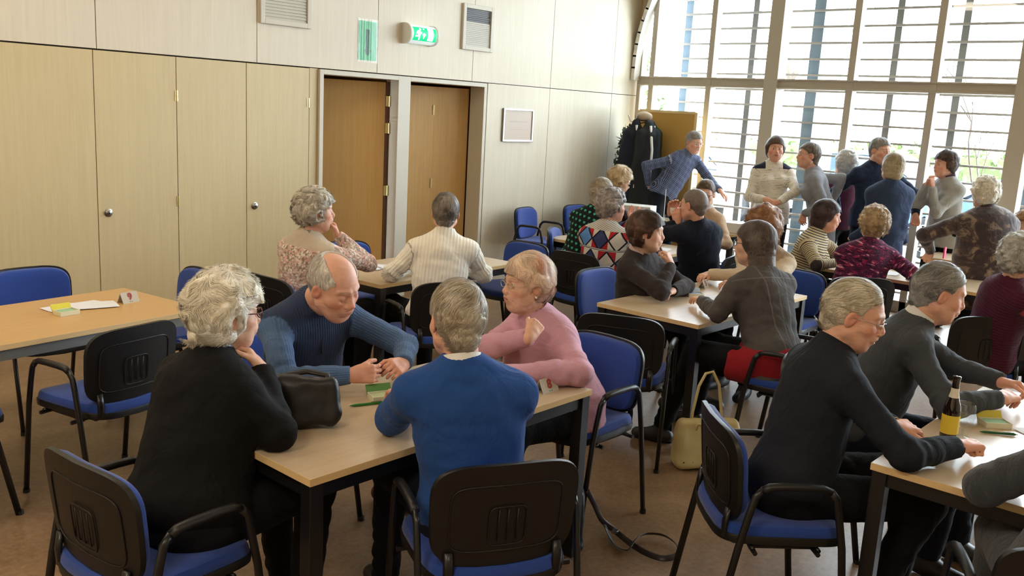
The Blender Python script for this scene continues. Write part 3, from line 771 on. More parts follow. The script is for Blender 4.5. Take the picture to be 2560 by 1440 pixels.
def add_hand(s, wrist, f, n, left, pose, sc=1.0, elbow=None):
    """hand prims: palm, five separate jointed fingers; f finger direction, n palm normal"""
    f = nrm(f); n = nrm(np.array(n)-f*(np.array(n)@f)); t = np.cross(f, n)*(-1 if left else 1)   # thumb side
    W = np.array(wrist, float)
    def L(a, b, c): return W+sc*(f*a+t*b+n*c)
    for b in (-.027, -.009, .010, .028):
        s.cone(L(.012, b*.62, 0), L(.082-abs(b-.01)*.15, b, .002), .0155*sc, .0112*sc, k=.010)
    s.cone(L(-.02, 0, 0), L(.03, 0, 0), .021*sc, .022*sc, k=.015, flat=(n, .75))
    s.cone(L(.022, .022, .006), L(.055, .036, .012), .015*sc, .012*sc, k=.012)      # thumb ball
    curl = {'relax': (20, 32, 18), 'fist': (72, 92, 55), 'flat': (4, 8, 5), 'half': (42, 58, 32), 'hold': (38, 45, 25), 'point': (55, 70, 40)}[pose]
    for i, (b, ln, r) in enumerate(((.028, .072, .0082), (.010, .080, .0085), (-.009, .075, .0081), (-.027, .060, .0073))):
        p = L(.080-abs(b-.01)*.15, b, .002); a = 0; spread = b*1.6
        for jn, (frac, cu) in enumerate(zip((.45, .30, .25), curl)):
            a += D2R(cu*(1+.07*(i-1)*(1 if pose != 'flat' else .3))); d = f*math.cos(a)+n*math.sin(a)+t*spread*math.cos(a)*.5; q = p+sc*nrm(d)*ln*frac
            s.cone(p, q, (r*(1-.10*jn)+.0012)*sc, r*(1-.10*(jn+1))*sc, k=.0022 if jn else .004); p = q
    th = {'relax': (1, .55, .25), 'fist': (.85, .35, .75), 'flat': (1, .75, .05), 'half': (.9, .45, .5), 'hold': (.8, .5, .7), 'point': (.95, .6, .2)}[pose]
    p = L(.05, .034, .010); q = p+sc*nrm(f*th[0]+t*th[1]+n*th[2])*.034; s.cone(p, q, .0115*sc, .0098*sc, k=.006)
    u = q+sc*nrm(f*(th[0]+.1)+t*(th[1]-.45)+n*(th[2]+.1))*.028; s.cone(q, u, .0098*sc, .0078*sc, k=.003)
    if elbow is not None:
        e = np.array(elbow); s.cone(W+(e-W)*.45, L(-.01, 0, 0), .036*sc, .0225*sc, k=.02)

def ik(S, Wr, l1, l2, pole):
    d = Wr-S; D = np.linalg.norm(d); tot = l1+l2
    if D > tot*.995: l1 *= D/tot*1.01; l2 *= D/tot*1.01
    u = d/D; a = (l1*l1-l2*l2+D*D)/(2*D); h = math.sqrt(max(1e-6, l1*l1-a*a)); p = np.array(pole, float); p = p-u*(p@u); return S+u*a+nrm(p)*h

def hair_build(name, h, R, C, root, mats, res, density):
    """hair cap plus many strands, local head frame (x left-right, y forward, z up)"""
    st = h['hair']; col = np.array(h['hc'], np.float32); w = h.get('w', 1.0); s = SDF(); th = {'short': .010, 'bald': .007, 'curly': .026, 'wavy': .020, 'bob': .017, 'puffy': .030, 'crop': .006}[st]
    c0 = np.array((0, -.014, .036)); rad = np.array((.076*w+th*.9, .098+th, .088+th*1.05))
    s.ell(c0, rad)
    low = {'short': -.075, 'bald': -.06, 'curly': -.075, 'wavy': -.085, 'bob': -.115, 'puffy': -.08, 'crop': -.065}[st]+h.get('low', 0)
    s.cone((0, -.052, .0), (0, -.055, low+.03), .058+th*.9, (.045 if st != 'bob' else .056)+th*.8, k=.03)
    if st in ('bob', 'wavy', 'puffy', 'curly'):
        for x in (-1, 1): s.cone((x*.060*w, -.02, .02), (x*.055*w, -.030, low+(.03 if st != 'bob' else .02)), .024+th, .018+th*.8, k=.03)
    # open the face
    fr = h.get('fringe', .0)
    man = st in ('short', 'bald', 'crop'); yh = h.get('yh', .030 if man else .040); zh = (.072 if man else .060)+(.014 if h.get('recede') else 0)-fr
    def face_d(P, o=0.):
        u = (yh+.010*np.abs(P[:, 2]-.03)/.04*(P[:, 2] > .03)-P[:, 1])+o; v = (P[:, 2]-zh+.30*np.maximum(0, np.abs(P[:, 0])-.035)-.25*(P[:, 1]-.08))+o
        k_ = .02; hh_ = np.clip(.5+.5*(u-v)/k_, 0, 1); return v*(1-hh_)+u*hh_+k_*hh_*(1-hh_)
    s.add(face_d, np.array((-.14, 0, -.2)), np.array((.14, .2, .14)), 's', .008)
    s.cone((0, .12, -.02), (0, .03, -.10), .062*w, .052*w, op='s', k=.012)
    s.cone((0, 0, -.14), (0, .02, -.09), .045, .045, op='s', k=.01)
    if st in ('short', 'bald', 'crop') or h.get('ears'):
        for x in (-1, 1): s.ell((x*(.088 if th < .012 else .100)*w, .004, -.008 if th < .012 else -.022), (.026, .026, .040) if th < .012 else (.034, .020, .030), op='s', k=.008)
    if st == 'bald': s.ell((0, .045, .10), (.060, .105, .062), op='s', k=.01); s.ell((0, .01, .13), (.05, .10, .05), op='s', k=.01)
    if h.get('recede'): s.ell((0, .11, .09), (.05, .05, .05), op='s', k=.012)
    amp, fq = {'short': (.0035, 38), 'bald': (.0012, 40), 'curly': (.010, 34), 'wavy': (.006, 26), 'bob': (.0025, 30), 'puffy': (.009, 26), 'crop': (.001, 60)}[st]
    sd = h.get('seed', 1)
    V, F = s.mesh(res*1.25, lambda P: amp*(np.abs(vn(P, fq, sd))*-1.6+.5+.4*vn(P, fq*2.3, sd+3)))
    if len(V) == 0: return
    rs = np.random.RandomState(sd); N = int(density*{'short': 1, 'bald': .55, 'curly': 1.3, 'wavy': 1.3, 'bob': 1.2, 'puffy': 1.4, 'crop': .8}[st])
    cen = V[F].mean(1); fn = np.cross(V[F[:, 2]]-V[F[:, 0]], V[F[:, 3]]-V[F[:, 1]]); ar = np.linalg.norm(fn, axis=1); fn = fn/(ar[:, None]+1e-9)
    outw = ((cen-c0)*fn).sum(1) > 0; pr = ar*outw; pr /= pr.sum(); ii = rs.choice(len(F), N, p=pr); p = cen[ii]+rs.normal(size=(N, 3))*.0015; nn = fn[ii]
    crown = np.array(h.get('crown', (0.01, -.045, .12))); sweep = np.array(h.get('sweep', (0, 0, 0)), float)
    ln = {'short': .030, 'bald': .018, 'curly': .034, 'wavy': .045, 'bob': .055, 'puffy': .040, 'crop': .010}[st]*(.6+.8*rs.rand(N)); S = 7
    ca, cf = {'short': (.6, 36), 'bald': (.2, 30), 'curly': (2.2, 42), 'wavy': (1.1, 26), 'bob': (.18, 20), 'puffy': (1.5, 30), 'crop': (.4, 60)}[st]
    lift = {'short': .07, 'bald': .03, 'curly': .22, 'wavy': .10, 'bob': .03, 'puffy': .24, 'crop': .03}[st]
    pts = []; sides = []; q = p.copy(); ph = rs.rand(N, 1)*6.28
    fc = lambda Q: (face_d(Q, .006) < 0)[:, None] | ((np.abs(Q[:, 0]) > .070*w) & (Q[:, 1] > -.012) & (Q[:, 1] < .03) & (np.abs(Q[:, 2]+.008) < .030) & (st in ('short', 'bald', 'crop') or bool(h.get('ears'))))[:, None]
    for k in range(S):
        rd = (q-c0)/rad; rd /= np.linalg.norm(rd, axis=1)[:, None]+1e-9
        rr = nn*.6+rd*.4; rr /= np.linalg.norm(rr, axis=1)[:, None]+1e-9
        fl = (q-crown)+sweep*.12+np.array((0, 0, -.02)); nv = np.stack([vn(q, cf, 11), vn(q, cf, 12), vn(q, cf, 13)], 1); fl = fl/(np.linalg.norm(fl, axis=1)[:, None]+1e-9)+ca*nv+rs.normal(size=(N, 3))*.06
        fl = fl-rr*(fl*rr).sum(1)[:, None]; fl /= np.linalg.norm(fl, axis=1)[:, None]+1e-9; sd_ = np.cross(fl, rr)
        pts.append(q.copy()); sides.append(sd_); stp = (ln/(S-1))[:, None]
        q = q+fl*stp; kk = np.linalg.norm((q-c0)/rad, axis=1)[:, None]; k0 = np.linalg.norm((pts[-1]-c0)/rad, axis=1)[:, None]
        q = c0+(q-c0)*(k0/kk)*(1+lift*.012*(k+1)*(1+1.2*np.sin(ph+k)))
        q = np.where(fc(q), pts[-1], q)
    wd = h.get('sw', .00105)*(res/.0028)**.7
    vs = []
    for k in range(S):
        ww = wd*(1-.75*(k/(S-1))); vs += [pts[k]-sides[k]*ww, pts[k]+sides[k]*ww]
    VS = np.stack(vs, 1); b = np.arange(N)[:, None]*2*S; qs = np.concatenate([b+np.array([2*k, 2*k+1, 2*k+3, 2*k+2]) for k in range(S-1)], 0)
    shade = np.repeat((.70+.5*rs.rand(N))*(1+.28*vn(p*np.array((1, .6, .6)), 85, sd+9)), 2*S); tint = np.array(h.get('hc2', col*.8), np.float32)
    tm = np.clip(.5+1.1*vn(p, 16, sd+5)+.3*rs.normal(size=N), 0, 1); tm = np.repeat(tm, 2*S)[:, None]
    CS = (col*(1-tm)+tint*tm)*shade[:, None]; cc = np.tile((col*.6+tint*.4)*.92, (len(V), 1))
    AV = np.concatenate([V, VS.reshape(-1, 3)]); AF = np.concatenate([F, qs+len(V)]); AC = np.concatenate([cc, CS])
    Wd = AV@R+C
    return mesh_obj(name, Wd, AF, mats, root, attrs={'Col': ('FLOAT_COLOR', AC)})

def person(name, label, hip, az, head, haz, hp=0, hr=0, saz=None, wl=None, wr=None, hl=None, hrr=None, pl=(0, 0, -1), pr=(0, 0, -1), elL=None, elR=None, sw=.155, bulk=1.0, fem=False,
           top='fab', bot='trousers', q=1, h=None, stand=False, kn=None, feet=None, skin=lin(214, 158, 128), sleeve=1.0, coat=0, collar=None, neck=None, belly=1.0, shoe=None, glasses=None,
           topk=.05, arm=1.0, cuff=None, turtle=0, knee_sp=.12, legs=True, sdown=.085, eyes=1, extra=None, hs=1.0, shoes_l='shoe', fold=1.0, tunic=None, exact=''):
    h = dict(h or {}); h['fem'] = fem; h.setdefault('eyes', eyes)
    hip = np.array(hip, float); head = np.array(head, float); saz = az if saz is None else saz
    root = thing('person', label, 'person', (hip[0], hip[1], 0), 0, None); O = np.array([hip[0], hip[1], 0.])
    resB = (.009, .012, .016)[q]; resH = (.0028, .0036, .0048)[q]; dens = (17000, 5200, 2200)[q]
    hf = az3(haz, -hp); hu0 = np.array((0, 0, 1.)); A = frame(hf, hu0)
    if hr: rr = np.array(Matrix.Rotation(D2R(hr), 3, Vector(A[1]))); A = A@rr.T
    R = A.copy()*1.0; R[0] = -R[0]; R = R*hs           # local x = person's right; rows are axes
    toW = lambda p: np.array(p)@R+head-O
    F = az3(az); SF = az3(saz); Lh = np.array((-F[1], F[0], 0)); Ls = np.array((-SF[1], SF[0], 0)); U = np.array((0, 0, 1.))
    base = head+np.array((0, -.026, -.070))@R
    if neck is None: N = base+.085*nrm(nrm(hip-base)*.8+np.array((0, 0, -.35)))-SF*.012
    else: N = np.array(neck, float)
    sp = nrm(N-hip); SL = N-sp*sdown+Ls*sw+SF*.012; SR = N-sp*sdown-Ls*sw+SF*.012
    Lsp = nrm(Ls-sp*(Ls@sp)); Fsp = np.cross(Lsp, sp)*1.0
    if Fsp@SF < 0: Fsp = -Fsp
    At = np.stack([Lsp, Fsp, sp]); Lp = nrm(Lh*.5+Lsp*.5); Ap = np.stack([nrm(Lh-sp*(Lh@sp)), np.cross(nrm(Lh-sp*(Lh@sp)), sp), sp])
    lp = lambda t: hip+(N-hip)*t
    wl = SL+np.array((0, 0, -.5))+SF*.08 if wl is None else np.array(wl, float); wr = SR+np.array((0, 0, -.5))+SF*.08 if wr is None else np.array(wr, float)
    def arm_(S_, W_, hint, pole, ex=False):
        if ex: return np.array(hint, float), W_
        dv = W_-S_; dd = np.linalg.norm(dv); mxl = .52*arm
        if dd > mxl: W_ = S_+dv/dd*mxl
        pole_ = pole if hint is None else np.array(hint, float)-(S_+W_)/2
        E_ = ik(S_, W_, .285*arm, .25*arm, pole_)
        if hint is not None and hint[2] >= .79 and not stand: E_[2] = max(E_[2], .795)
        return E_, W_
    EL, wl = arm_(SL, wl, elL, pl, 'L' in exact); ER, wr = arm_(SR, wr, elR, pr, 'R' in exact)
    b = bulk; bf = 1.0
    # --- garment on the upper body
    s = SDF()
    s.ell(hip+sp*.02, (.178*b, .132*b*belly, .135), Ap); s.ell(lp(.30)+SF*.012*belly, (.152*b, .120*b*belly, .17), At, k=topk); s.ell(lp(.60), (.160*b, .112*b, .19), At, k=topk)
    s.ell(lp(.82)-SF*.008, (.150*b, .092*b, .11), At, k=topk)
    s.cone(SL-Ls*.03, SR+Ls*.03, .060, .060, k=topk); s.cone(N+sp*.005, SL-sp*.0-Ls*.01, .056, .050, k=.06); s.cone(N+sp*.005, SR+Ls*.01, .056, .050, k=.06)
    if fem:
        for x in (-1, 1): s.ell(lp(.60)+Fsp*.095*b+Lsp*x*.075, (.072, .062, .072), At, k=.05)
    if coat: s.cone(hip+sp*.02, hip+np.array((0, 0, -coat))+F*.0, .165*b, .19*b, k=.05, flat=(F, .72), cut=0)
    for S_, E_, W_, sd in ((SL, EL, wl, 1), (SR, ER, wr, 3)):
        s.cone(S_, E_, .056*b**.5*fold**.2, .050*b**.5, k=.035, wr=.0055*fold, ws=sd)
        We = W_ if sleeve >= 1 else E_+(W_-E_)*sleeve
        s.cone(E_, We, .050*b**.5, (.037 if not cuff else cuff), k=.02, cut=-.004, wr=.0045*fold, ws=sd+1)
    if turtle: s.cone(N-sp*.02, N+nrm(base-N)*turtle, .068, .064, k=.02, cut=0)
    elif collar != 'low': s.cone(N-sp*.03, N+nrm(base-N)*.010, .062, .058, k=.025, cut=0)
    s.cone(N+nrm(base-N)*(.0 if not turtle else turtle-.012), base, .051, .049, op='s', k=.004, cutb=0)
    V, Fc = s.mesh(resB, lambda P: fold*(.0045*vn(P, 9, 2)+.003*vn(P*np.array((1, 1, 1.8)), 19, 5)))
    # pattern coordinates
    def axc(P, a, bb):
        ba = bb-a; t = np.clip((P-a)@ba/(ba@ba), 0, 1); d = np.linalg.norm(P-a-t[:, None]*ba, axis=1); return t*np.linalg.norm(ba), d
    P = V; best = np.linalg.norm(((P-lp(.5))@At.T)/np.array((.16*b, .12*b, .42)), axis=1)*.14-.14
    q_ = (P-N)@At.T; ang = np.arctan2(q_[:, 0], -q_[:, 1]*1.2); cl = np.stack([q_[:, 0], q_[:, 2], np.zeros(len(P))], 1); cl[:, 0] = np.where(q_[:, 1] < 0, q_[:, 0], q_[:, 0])
    for si, (S_, E_, W_) in enumerate(((SL, EL, wl), (SR, ER, wr))):
        t1, d1 = axc(P, S_+(E_-S_)*.12, E_); t2, d2 = axc(P, E_, W_); d = np.minimum(d1, d2)-.055; use = (d < best) & ((d < .02)); best = np.where(use, d, best)
        lg = np.where(d1 < d2, t1, t2+.27); ax = nrm(E_-S_); r1 = nrm(np.cross(ax, U)+1e-6); r2 = np.cross(ax, r1); an = np.arctan2((P-S_)@r1, (P-S_)@r2)*.055
        ax2 = nrm(W_-E_); s1 = nrm(np.cross(ax2, U+.01)); s2 = np.cross(ax2, s1); an2 = np.arctan2((P-E_)@s1, (P-E_)@s2)*.045; an = np.where(d1 < d2, an, an2)
        cl[use] = np.stack([an, -lg, np.full(len(P), 1.0)], 1)[use]
    mt = top if isinstance(top, (list, tuple)) else [top]
    to = mesh_obj(h.get('topname', 'sweater'), V-O, Fc, mt, root, attrs={'cl': ('FLOAT_VECTOR', cl)})
    # --- head, neck, hands: one body mesh
    parts = []; cols = []
    hb = head_sdf(h); nb = (N-head)@np.linalg.inv(R); nb0 = (N-.05*sp-head)@np.linalg.inv(R)
    hb.cone((0, -.028, -.035), nb, .050 if not fem else .045, .055 if not fem else .049, k=.03); hb.cone(nb, nb0, .055, .075, k=.02)
    hb.cone((0, .03, -.085), nb+np.array((0, .02, 0)), .022+.012*h.get('jowl', .5), .03, k=.035)
    sd = h.get('seed', 1); Vh, Fh = hb.mesh(resH, lambda P: .0007*vn(P, 55, sd)+.0005*vn(P*np.array((.6, 1, 2.2)), 90, sd+1))
    base_c = np.array(skin, np.float32); Ch = np.tile(base_c, (len(Vh), 1))
    def blend(c, r, colr, k=1.0):
        d = np.linalg.norm((Vh-np.array(c))/np.array(r), axis=1); wgt = np.clip(1.3-d, 0, 1)[:, None]*k; Ch[:] = Ch*(1-wgt)+np.array(colr)*wgt
    redc = base_c*np.array((1.0, .66, .62)); ros = h.get('rosy', .5)
    for x in (-1, 1):
        blend((x*.048, .07, -.025), (.028, .03, .022), redc, ros); blend((x*.08, -.005, 0), (.02, .03, .04), redc, .6)
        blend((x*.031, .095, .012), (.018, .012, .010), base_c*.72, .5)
        bc_ = np.array(h.get('brow', h['hc'] if 'hc' in h else (.2, .2, .2)))*.8
        for tt in np.linspace(0, 1, 5): blend((x*(.014+.032*tt), .098-.02*tt, .036+.003*math.sin(tt*3)), (.0065, .012, .0035), bc_, h.get('browk', .6))
    blend((0, .115, -.02), (.016, .02, .016), redc, ros)
    blend((0, .106, -.0495), (.022, .012, .005), lin(176, 92, 84), .7 if fem else .45); blend((0, .104, -.061), (.019, .012, .0055), lin(176, 92, 84), .7 if fem else .45)
    blend((0, .10, -.0555), (.02, .02, .0022), lin(90, 30, 28), .8)
    if h.get('stubble'): blend((0, .08, -.07), (.05, .05, .035), base_c*.75, .4)
    if h.get('moustache'): blend((0, .107, -.040), (.026, .014, .008), np.array(h['hc'])*.7, .9)
    parts.append((Vh@R+head-O, Fh)); cols.append(Ch)
    for W_, E_, spec, lf in ((wl, EL, hl, True), (wr, ER, hrr, False)):
        if spec is None: continue
        d, nn, pose = spec; hd = SDF(); add_hand(hd, W_, d, nn, lf, pose, .98 if not fem else .90, E_)
        Vv, Ff = hd.mesh((.0026, .0034, .005)[q], lambda P: .0005*vn(P, 70, 3)); cc = np.tile(base_c*np.array((1, .93, .9)), (len(Vv), 1)); kn_ = vn(Vv, 45, 4)[:, None]*.08; parts.append((Vv-O, Ff)); cols.append(np.clip(cc*(1+kn_), 0, 1))
    s = SDF(); s.cone(N-sp*.06, hip, .07, .08, k=.03); s.cone(SL, SR, .030, .030, k=.03)
    for S_, E_, W_ in ((SL, EL, wl), (SR, ER, wr)): s.cone(S_, E_, .030, .026, k=.02); s.cone(E_, W_, .026, .020, k=.02)
    Vi, Fi = s.mesh(.013); parts.append((Vi-O, Fi)); cols.append(np.tile(base_c, (len(Vi), 1)))
    off = 0; FF = []
    for v_, f_ in parts: FF.append(f_+off); off += len(v_)
    body = mesh_obj('body', np.concatenate([p_[0] for p_ in parts]), np.concatenate(FF), MT['skin'], root, attrs={'Col': ('FLOAT_COLOR', np.concatenate(cols))})
    if 'hc' in h: hair_build('hair', h, R, head-O, root, MT['hair'], resH, dens)
    # eyes
    if h['eyes']:
        gz = h.get('gaze', (0, 1, -.05))
        for x in (-1, 1):
            e = MB(); Rz = Vector(gz).to_track_quat('Z', 'Y').to_matrix(); e.lathe([(.0124*math.sin(a), .0124*math.cos(a)) for a in [PI*i/22 for i in range(23)]], (x*.031, .0775, .0105), 0, 20, Rz)
            v_ = np.array(e.V); cdir = (v_-np.array((x*.031, .0775, .0105)))@np.array(nrm(gz))/.0124; ec = np.where(cdir[:, None] > .965, (.02, .02, .02), np.where(cdir[:, None] > .86, h.get('iris', (.10, .14, .16)), (.72, .70, .66)))
            mesh_obj('eye', v_@R+head-O, [f for f in e.F], MT['eye'], body, attrs={'Col': ('FLOAT_COLOR', ec)})
    if glasses:
        gm, gr, gh = glasses; g = MB(); T = lambda p: tuple(toW(p))
        for x in (-1, 1):
            g.tube([T((x*.033+.0235*math.cos(a), .1035-.004*abs(math.cos(a)), .006+gh*math.copysign(abs(math.sin(a))**.8, math.sin(a)))) for a in [2*PI*i/24 for i in range(24)]], gr, 0, 6, closed=True)
            g.tube([T((x*.0565, .100, .014)), T((x*.073, .085, .012)), T((x*.081, .02, .010)), T((x*.083, -.005, .006)), T((x*.080, -.018, -.012))], gr*.9, 0, 6)
        g.tube([T((-.0095, .103, .012)), T((0, .110, .015)), T((.0095, .103, .012))], gr, 0, 6)
        go = g.build('glasses', gm, root, smooth=True)
        l = MB()
        for x in (-1, 1):
            l.add([T((x*.033+.023*math.cos(a), .1035-.004*abs(math.cos(a)), .006+gh*math.sin(a))) for a in [2*PI*i/20 for i in range(20)]], [tuple(range(20))])
        l.build('lens', MT['glass'], go)
    # --- legs
    if tunic:
        s = SDF(); s.ell(hip+sp*.0, (.192*b, .15*b, .13), Ap); P0 = hip+np.array((0, 0, -.03))
        for x in (-1, 1): s.cone(P0+Lh*.085*x, P0+Lh*.10*x+F*.22, .10*b, .09*b, k=.05, cut=0)
        V, Fc = s.mesh(resB, lambda P: .004*vn(P, 12, 4)); mesh_obj('tunic', V-O, Fc, tunic, root)
    if legs:
        s = SDF(); P0 = hip+np.array((0, 0, -.02)); sc_ = 1.0
        if stand:
            foot = feet or [P0*np.array((1, 1, 0))+Lh*.10+F*.02, P0*np.array((1, 1, 0))-Lh*.10-F*.02]; foot = [np.array(f_, float) for f_ in foot]
            HJ = [P0+Lh*.09-U*.05, P0-Lh*.09-U*.05]; AN = [f_+U*.09 for f_ in foot]; KN = [(HJ[i]+AN[i])/2+F*.025 for i in (0, 1)]
        else:
            HJ = [P0+Lh*.085, P0-Lh*.085]; kn_ = kn or [None, None]; KN = [np.array(kn_[i], float) if kn_[i] is not None else P0+F*.42+Lh*(knee_sp*(1 if i == 0 else -1))+np.array((0, 0, .02)) for i in (0, 1)]
            ft = feet or [None, None]; AN = [np.array(ft[i], float)+U*.09 if ft[i] is not None else np.array((KN[i][0], KN[i][1], 0))+F*(.05 if i == 0 else -.04)+U*.09 for i in (0, 1)]
        s.ell(P0, (.165*b, .125*b, .12), np.stack([Lh, F, U]), k=.04)
        for i in (0, 1):
            s.cone(HJ[i], KN[i], .086*b, .064*b**.5, k=.05, wr=.003, ws=i); s.cone(KN[i], AN[i], .063*b**.5, .050, k=.035, cut=-.0, wr=.005, ws=i+1)
        if not stand: s.plane((0, 0, hip[2]-.105), (0, 0, -1), hip-np.array((.26, .26, .3)), hip+np.array((.16, .16, .0))) if 0 else None
        V, Fc = s.mesh(resB*1.15, lambda P: .004*vn(P, 11, 8)); mesh_obj(h.get('botname', 'trousers'), V-O, Fc, bot, root)
        for i in (0, 1):
            a = AN[i]-U*.09; fd = nrm(F+Lh*(.18 if i == 0 else -.18)); s = SDF(); s.cone(a-fd*.035+U*.045, a+fd*.03+U*.05, .040, .040, k=.02); s.cone(a+fd*.03+U*.04, a+fd*.14+U*.032, .042, .034, k=.03); s.cone(a+U*.05, a+U*.10, .042, .042, k=.02, cut=0)
            s.plane(a+U*.004, (0, 0, -1), a-.3, a+.3); V, Fc = s.mesh((.006, .008, .011)[q]); mesh_obj('shoe', V-O, Fc, shoe or MT['shoe'], root)
    root['_'] = 0; del root['_']
    info = dict(root=root, O=O, toW=toW, R=R, N=N, SL=SL, SR=SR, EL=EL, ER=ER, wl=wl, wr=wr, At=At, base=base, lp=lp, body=body, top=to, head=head)
    if collar and collar != 'low':
        cm, cr, ch_ = collar; g = MB(); up = nrm(base-N); a1 = nrm(Ls-up*(Ls@up)); a2 = np.cross(a1, up)
        if a2@SF < 0: a2 = -a2
        pts = [tuple(N-O+up*(.020+ch_*.5)+a1*math.sin(t)*cr*.90+a2*(-math.cos(t))*cr*.90-up*.02*(1-math.cos(t))*.6) for t in np.linspace(-2.5, 2.5, 22)]
        V = []; F2 = []
        for k, (t, p_) in enumerate(zip(np.linspace(-2.5, 2.5, 22), pts)):
            p_ = np.array(p_); rad_ = nrm(a1*math.sin(t)-a2*math.cos(t)); 
            for dr, du in ((-.006, ch_*.5), (-.001, ch_*.55), (.008, -ch_*.5), (.003, -ch_*.55)): V.append(tuple(p_+rad_*dr+up*du))
        for k in range(21):
            for j in range(4): F2.append((k*4+j, k*4+(j+1) % 4, (k+1)*4+(j+1) % 4, (k+1)*4+j))
        F2 += [(0, 1, 2, 3), (84+3, 84+2, 84+1, 84)]
        g.add(V, F2); g.build('collar', cm, root, smooth='auto')
    return info
MT['shoe'] = plain('dark_shoe', lin(30, 28, 30), .45)

# ------------------------------------------------------------------ fabrics (patterns follow the garment)
def fabric(name, col, pat=None, bump='weave', rough=.9, sheen=.06, sc=1.0, bs=.5):
    m = NT(name); at = m.attr('cl').outputs['Vector']; x, y, a = m.xyz(at); oc = m.coord(); n = m.noise(oc, 260*sc, 3, .6); n1 = m.noise(oc, 9, 3)
    c = col if pat is None else pat(m, x, y, a, n, n1)
    if pat is None:
        c = m.mix(n*.8+n1*.3-.1, tuple(v*.78 for v in col), tuple(min(1, v*1.12) for v in col))
    m.base(c).set(Roughness=rough, Sheen_Weight=sheen, Specular_IOR_Level=.25)
    if bump == 'weave': hgt = n
    elif bump == 'fuzzy': hgt = m.noise(oc, 120*sc, 5, .7)*1.6
    elif bump == 'rib': hgt = (x*(2*PI/.011*sc)).sin()*.5+n*.4
    elif bump == 'widerib': hgt = ((x*(1/.021)).frac()-.5).abs()*2+n*.3
    elif bump == 'quilt': hgt = (y*(2*PI/.034)).sin().abs()+n*.1
    w_ = m.noise(m.mapv(oc, (1, 1, .7)), 8.5, 3, .5, 1.4); wb_ = m.n('ShaderNodeBump', i_Strength=.55, i_Distance=.022); m.nt.links.new(w_.k, wb_.inputs['Height'])
    m.bump(hgt, bs, .003 if bump in ('rib', 'widerib', 'fuzzy') else (.008 if bump == 'quilt' else .0012), wb_.outputs[0])
    return m.mat
def f_two(c1, c2):      # torso colour c1, sleeve colour c2
    return lambda m, x, y, a, n, n1: m.mix(n*.5, m.mix(a, c1, c2), m.mix(a, tuple(v*.6 for v in c1), tuple(v*.6 for v in c2)))
def f_cream(m, x, y, a, n, n1):
    l = ((x*(1/.021)).frac()-.5).abs().lt(.1); return m.mix(l*.45, lin(242, 238, 226), lin(206, 198, 178))
def f_floral(m, x, y, a, n, n1):
    v = m.vec(x*1.0, y*1.0, a); k = m.n('ShaderNodeTexVoronoi', i_Scale=95.0); m.nt.links.new(v, k.inputs['Vector']); vc = k.outputs['Color']; r, g, b = m.xyz(vc); big = m.noise(v, 20, 2)
    base = m.ramp(r*.7+big*.4, [(0, lin(150, 132, 116)), (.3, lin(205, 186, 170)), (.45, lin(226, 176, 168)), (.6, lin(176, 152, 140)), (.75, lin(232, 224, 212)), (.9, lin(214, 160, 158))], 'CONSTANT')
    ec = m.e(k.outputs['Distance']).lt(.16); c = m.mix(ec, base, lin(240, 234, 226)); yoke = y.gt(-.045)*(a.lt(.5)); return m.mix(yoke, c, lin(196, 182, 164))
def f_hearts(m, x, y, a, n, n1):
    s = .048; u = x*(1/s); v = y*(1/s); row = v.floor(); u = u+row*.5; u = (u.frac()-.5)*4.6; v = (v.frac()-.42)*4.8
    q = u*u+v*v-1; h = (q*q*q-u*u*v*v*v).lt(0); return m.mix(h, lin(20, 26, 30), lin(64, 176, 140))
def f_geo(m, x, y, a, n, n1):
    band = (y*(1/.17)+.02); k = band.floor(); v = band.frac(); u = (x*(1/.13)+k*.5); tri = ((u.frac()-.5).abs()*2); d = (v-.5).abs()*2
    inside = (tri+d).lt(.92); line = ((tri+d-.98).abs()).lt(.11); alt = (u.floor().mod(3.0)); alt2 = (u.floor()+v.gt(.5)).mod(2.0)
    c = m.mix(alt2, lin(206, 202, 190), lin(172, 38, 44)); dia = m.mix(alt.lt(.5), m.mix(alt.lt(1.5), lin(56, 66, 110), lin(206, 202, 190)), lin(92, 140, 200))
    c = m.mix(inside, c, dia); c = m.mix(line, c, lin(26, 28, 44)); st = (v.lt(.10)); fine = ((y*(1/.011)).frac()).gt(.5); c = m.mix(st, c, m.mix(fine, lin(210, 206, 196), lin(48, 50, 66)))
    yoke = y.gt(-.02)*a.lt(.5); zig = ((x*(1/.02)+y*60).frac()).gt(.7); return m.mix(yoke, c, m.mix(zig, lin(206, 202, 192), lin(120, 122, 130)))
def f_denim(m, x, y, a, n, n1):
    s = (((x.abs()-.075-y*.06).abs()).lt(.0045)).mx((y+.055).abs().lt(.003)).mx((x.abs()).lt(.002)); s = s*(a.lt(.5)); c = m.mix(n*.7+n1*.5-.1, lin(58, 55, 56), lin(98, 93, 90)); return m.mix(s*.35, c, lin(140, 132, 128))
def f_stripe(c1, c2, p, w=.5, which=0):
    def f(m, x, y, a, n, n1):
        s = ((y*(1/p)+n1*.06).frac()).lt(w); return m.mix(s, c1, c2)
    return f
def f_camo(m, x, y, a, n, n1):
    v = m.vec(x*15, y*48, a*9); k = m.noise(v, 1, 3, .55); v2 = m.vec(x*18+7, y*55, a*5); k2 = m.noise(v2, 1, 2)
    c = m.ramp(k, [(0, lin(40, 24, 44)), (.42, lin(96, 30, 66)), (.5, lin(52, 34, 62)), (.57, lin(150, 62, 96)), (.64, lin(222, 180, 188))], 'CONSTANT'); return m.mix(k2.gt(.62), c, lin(170, 40, 84))
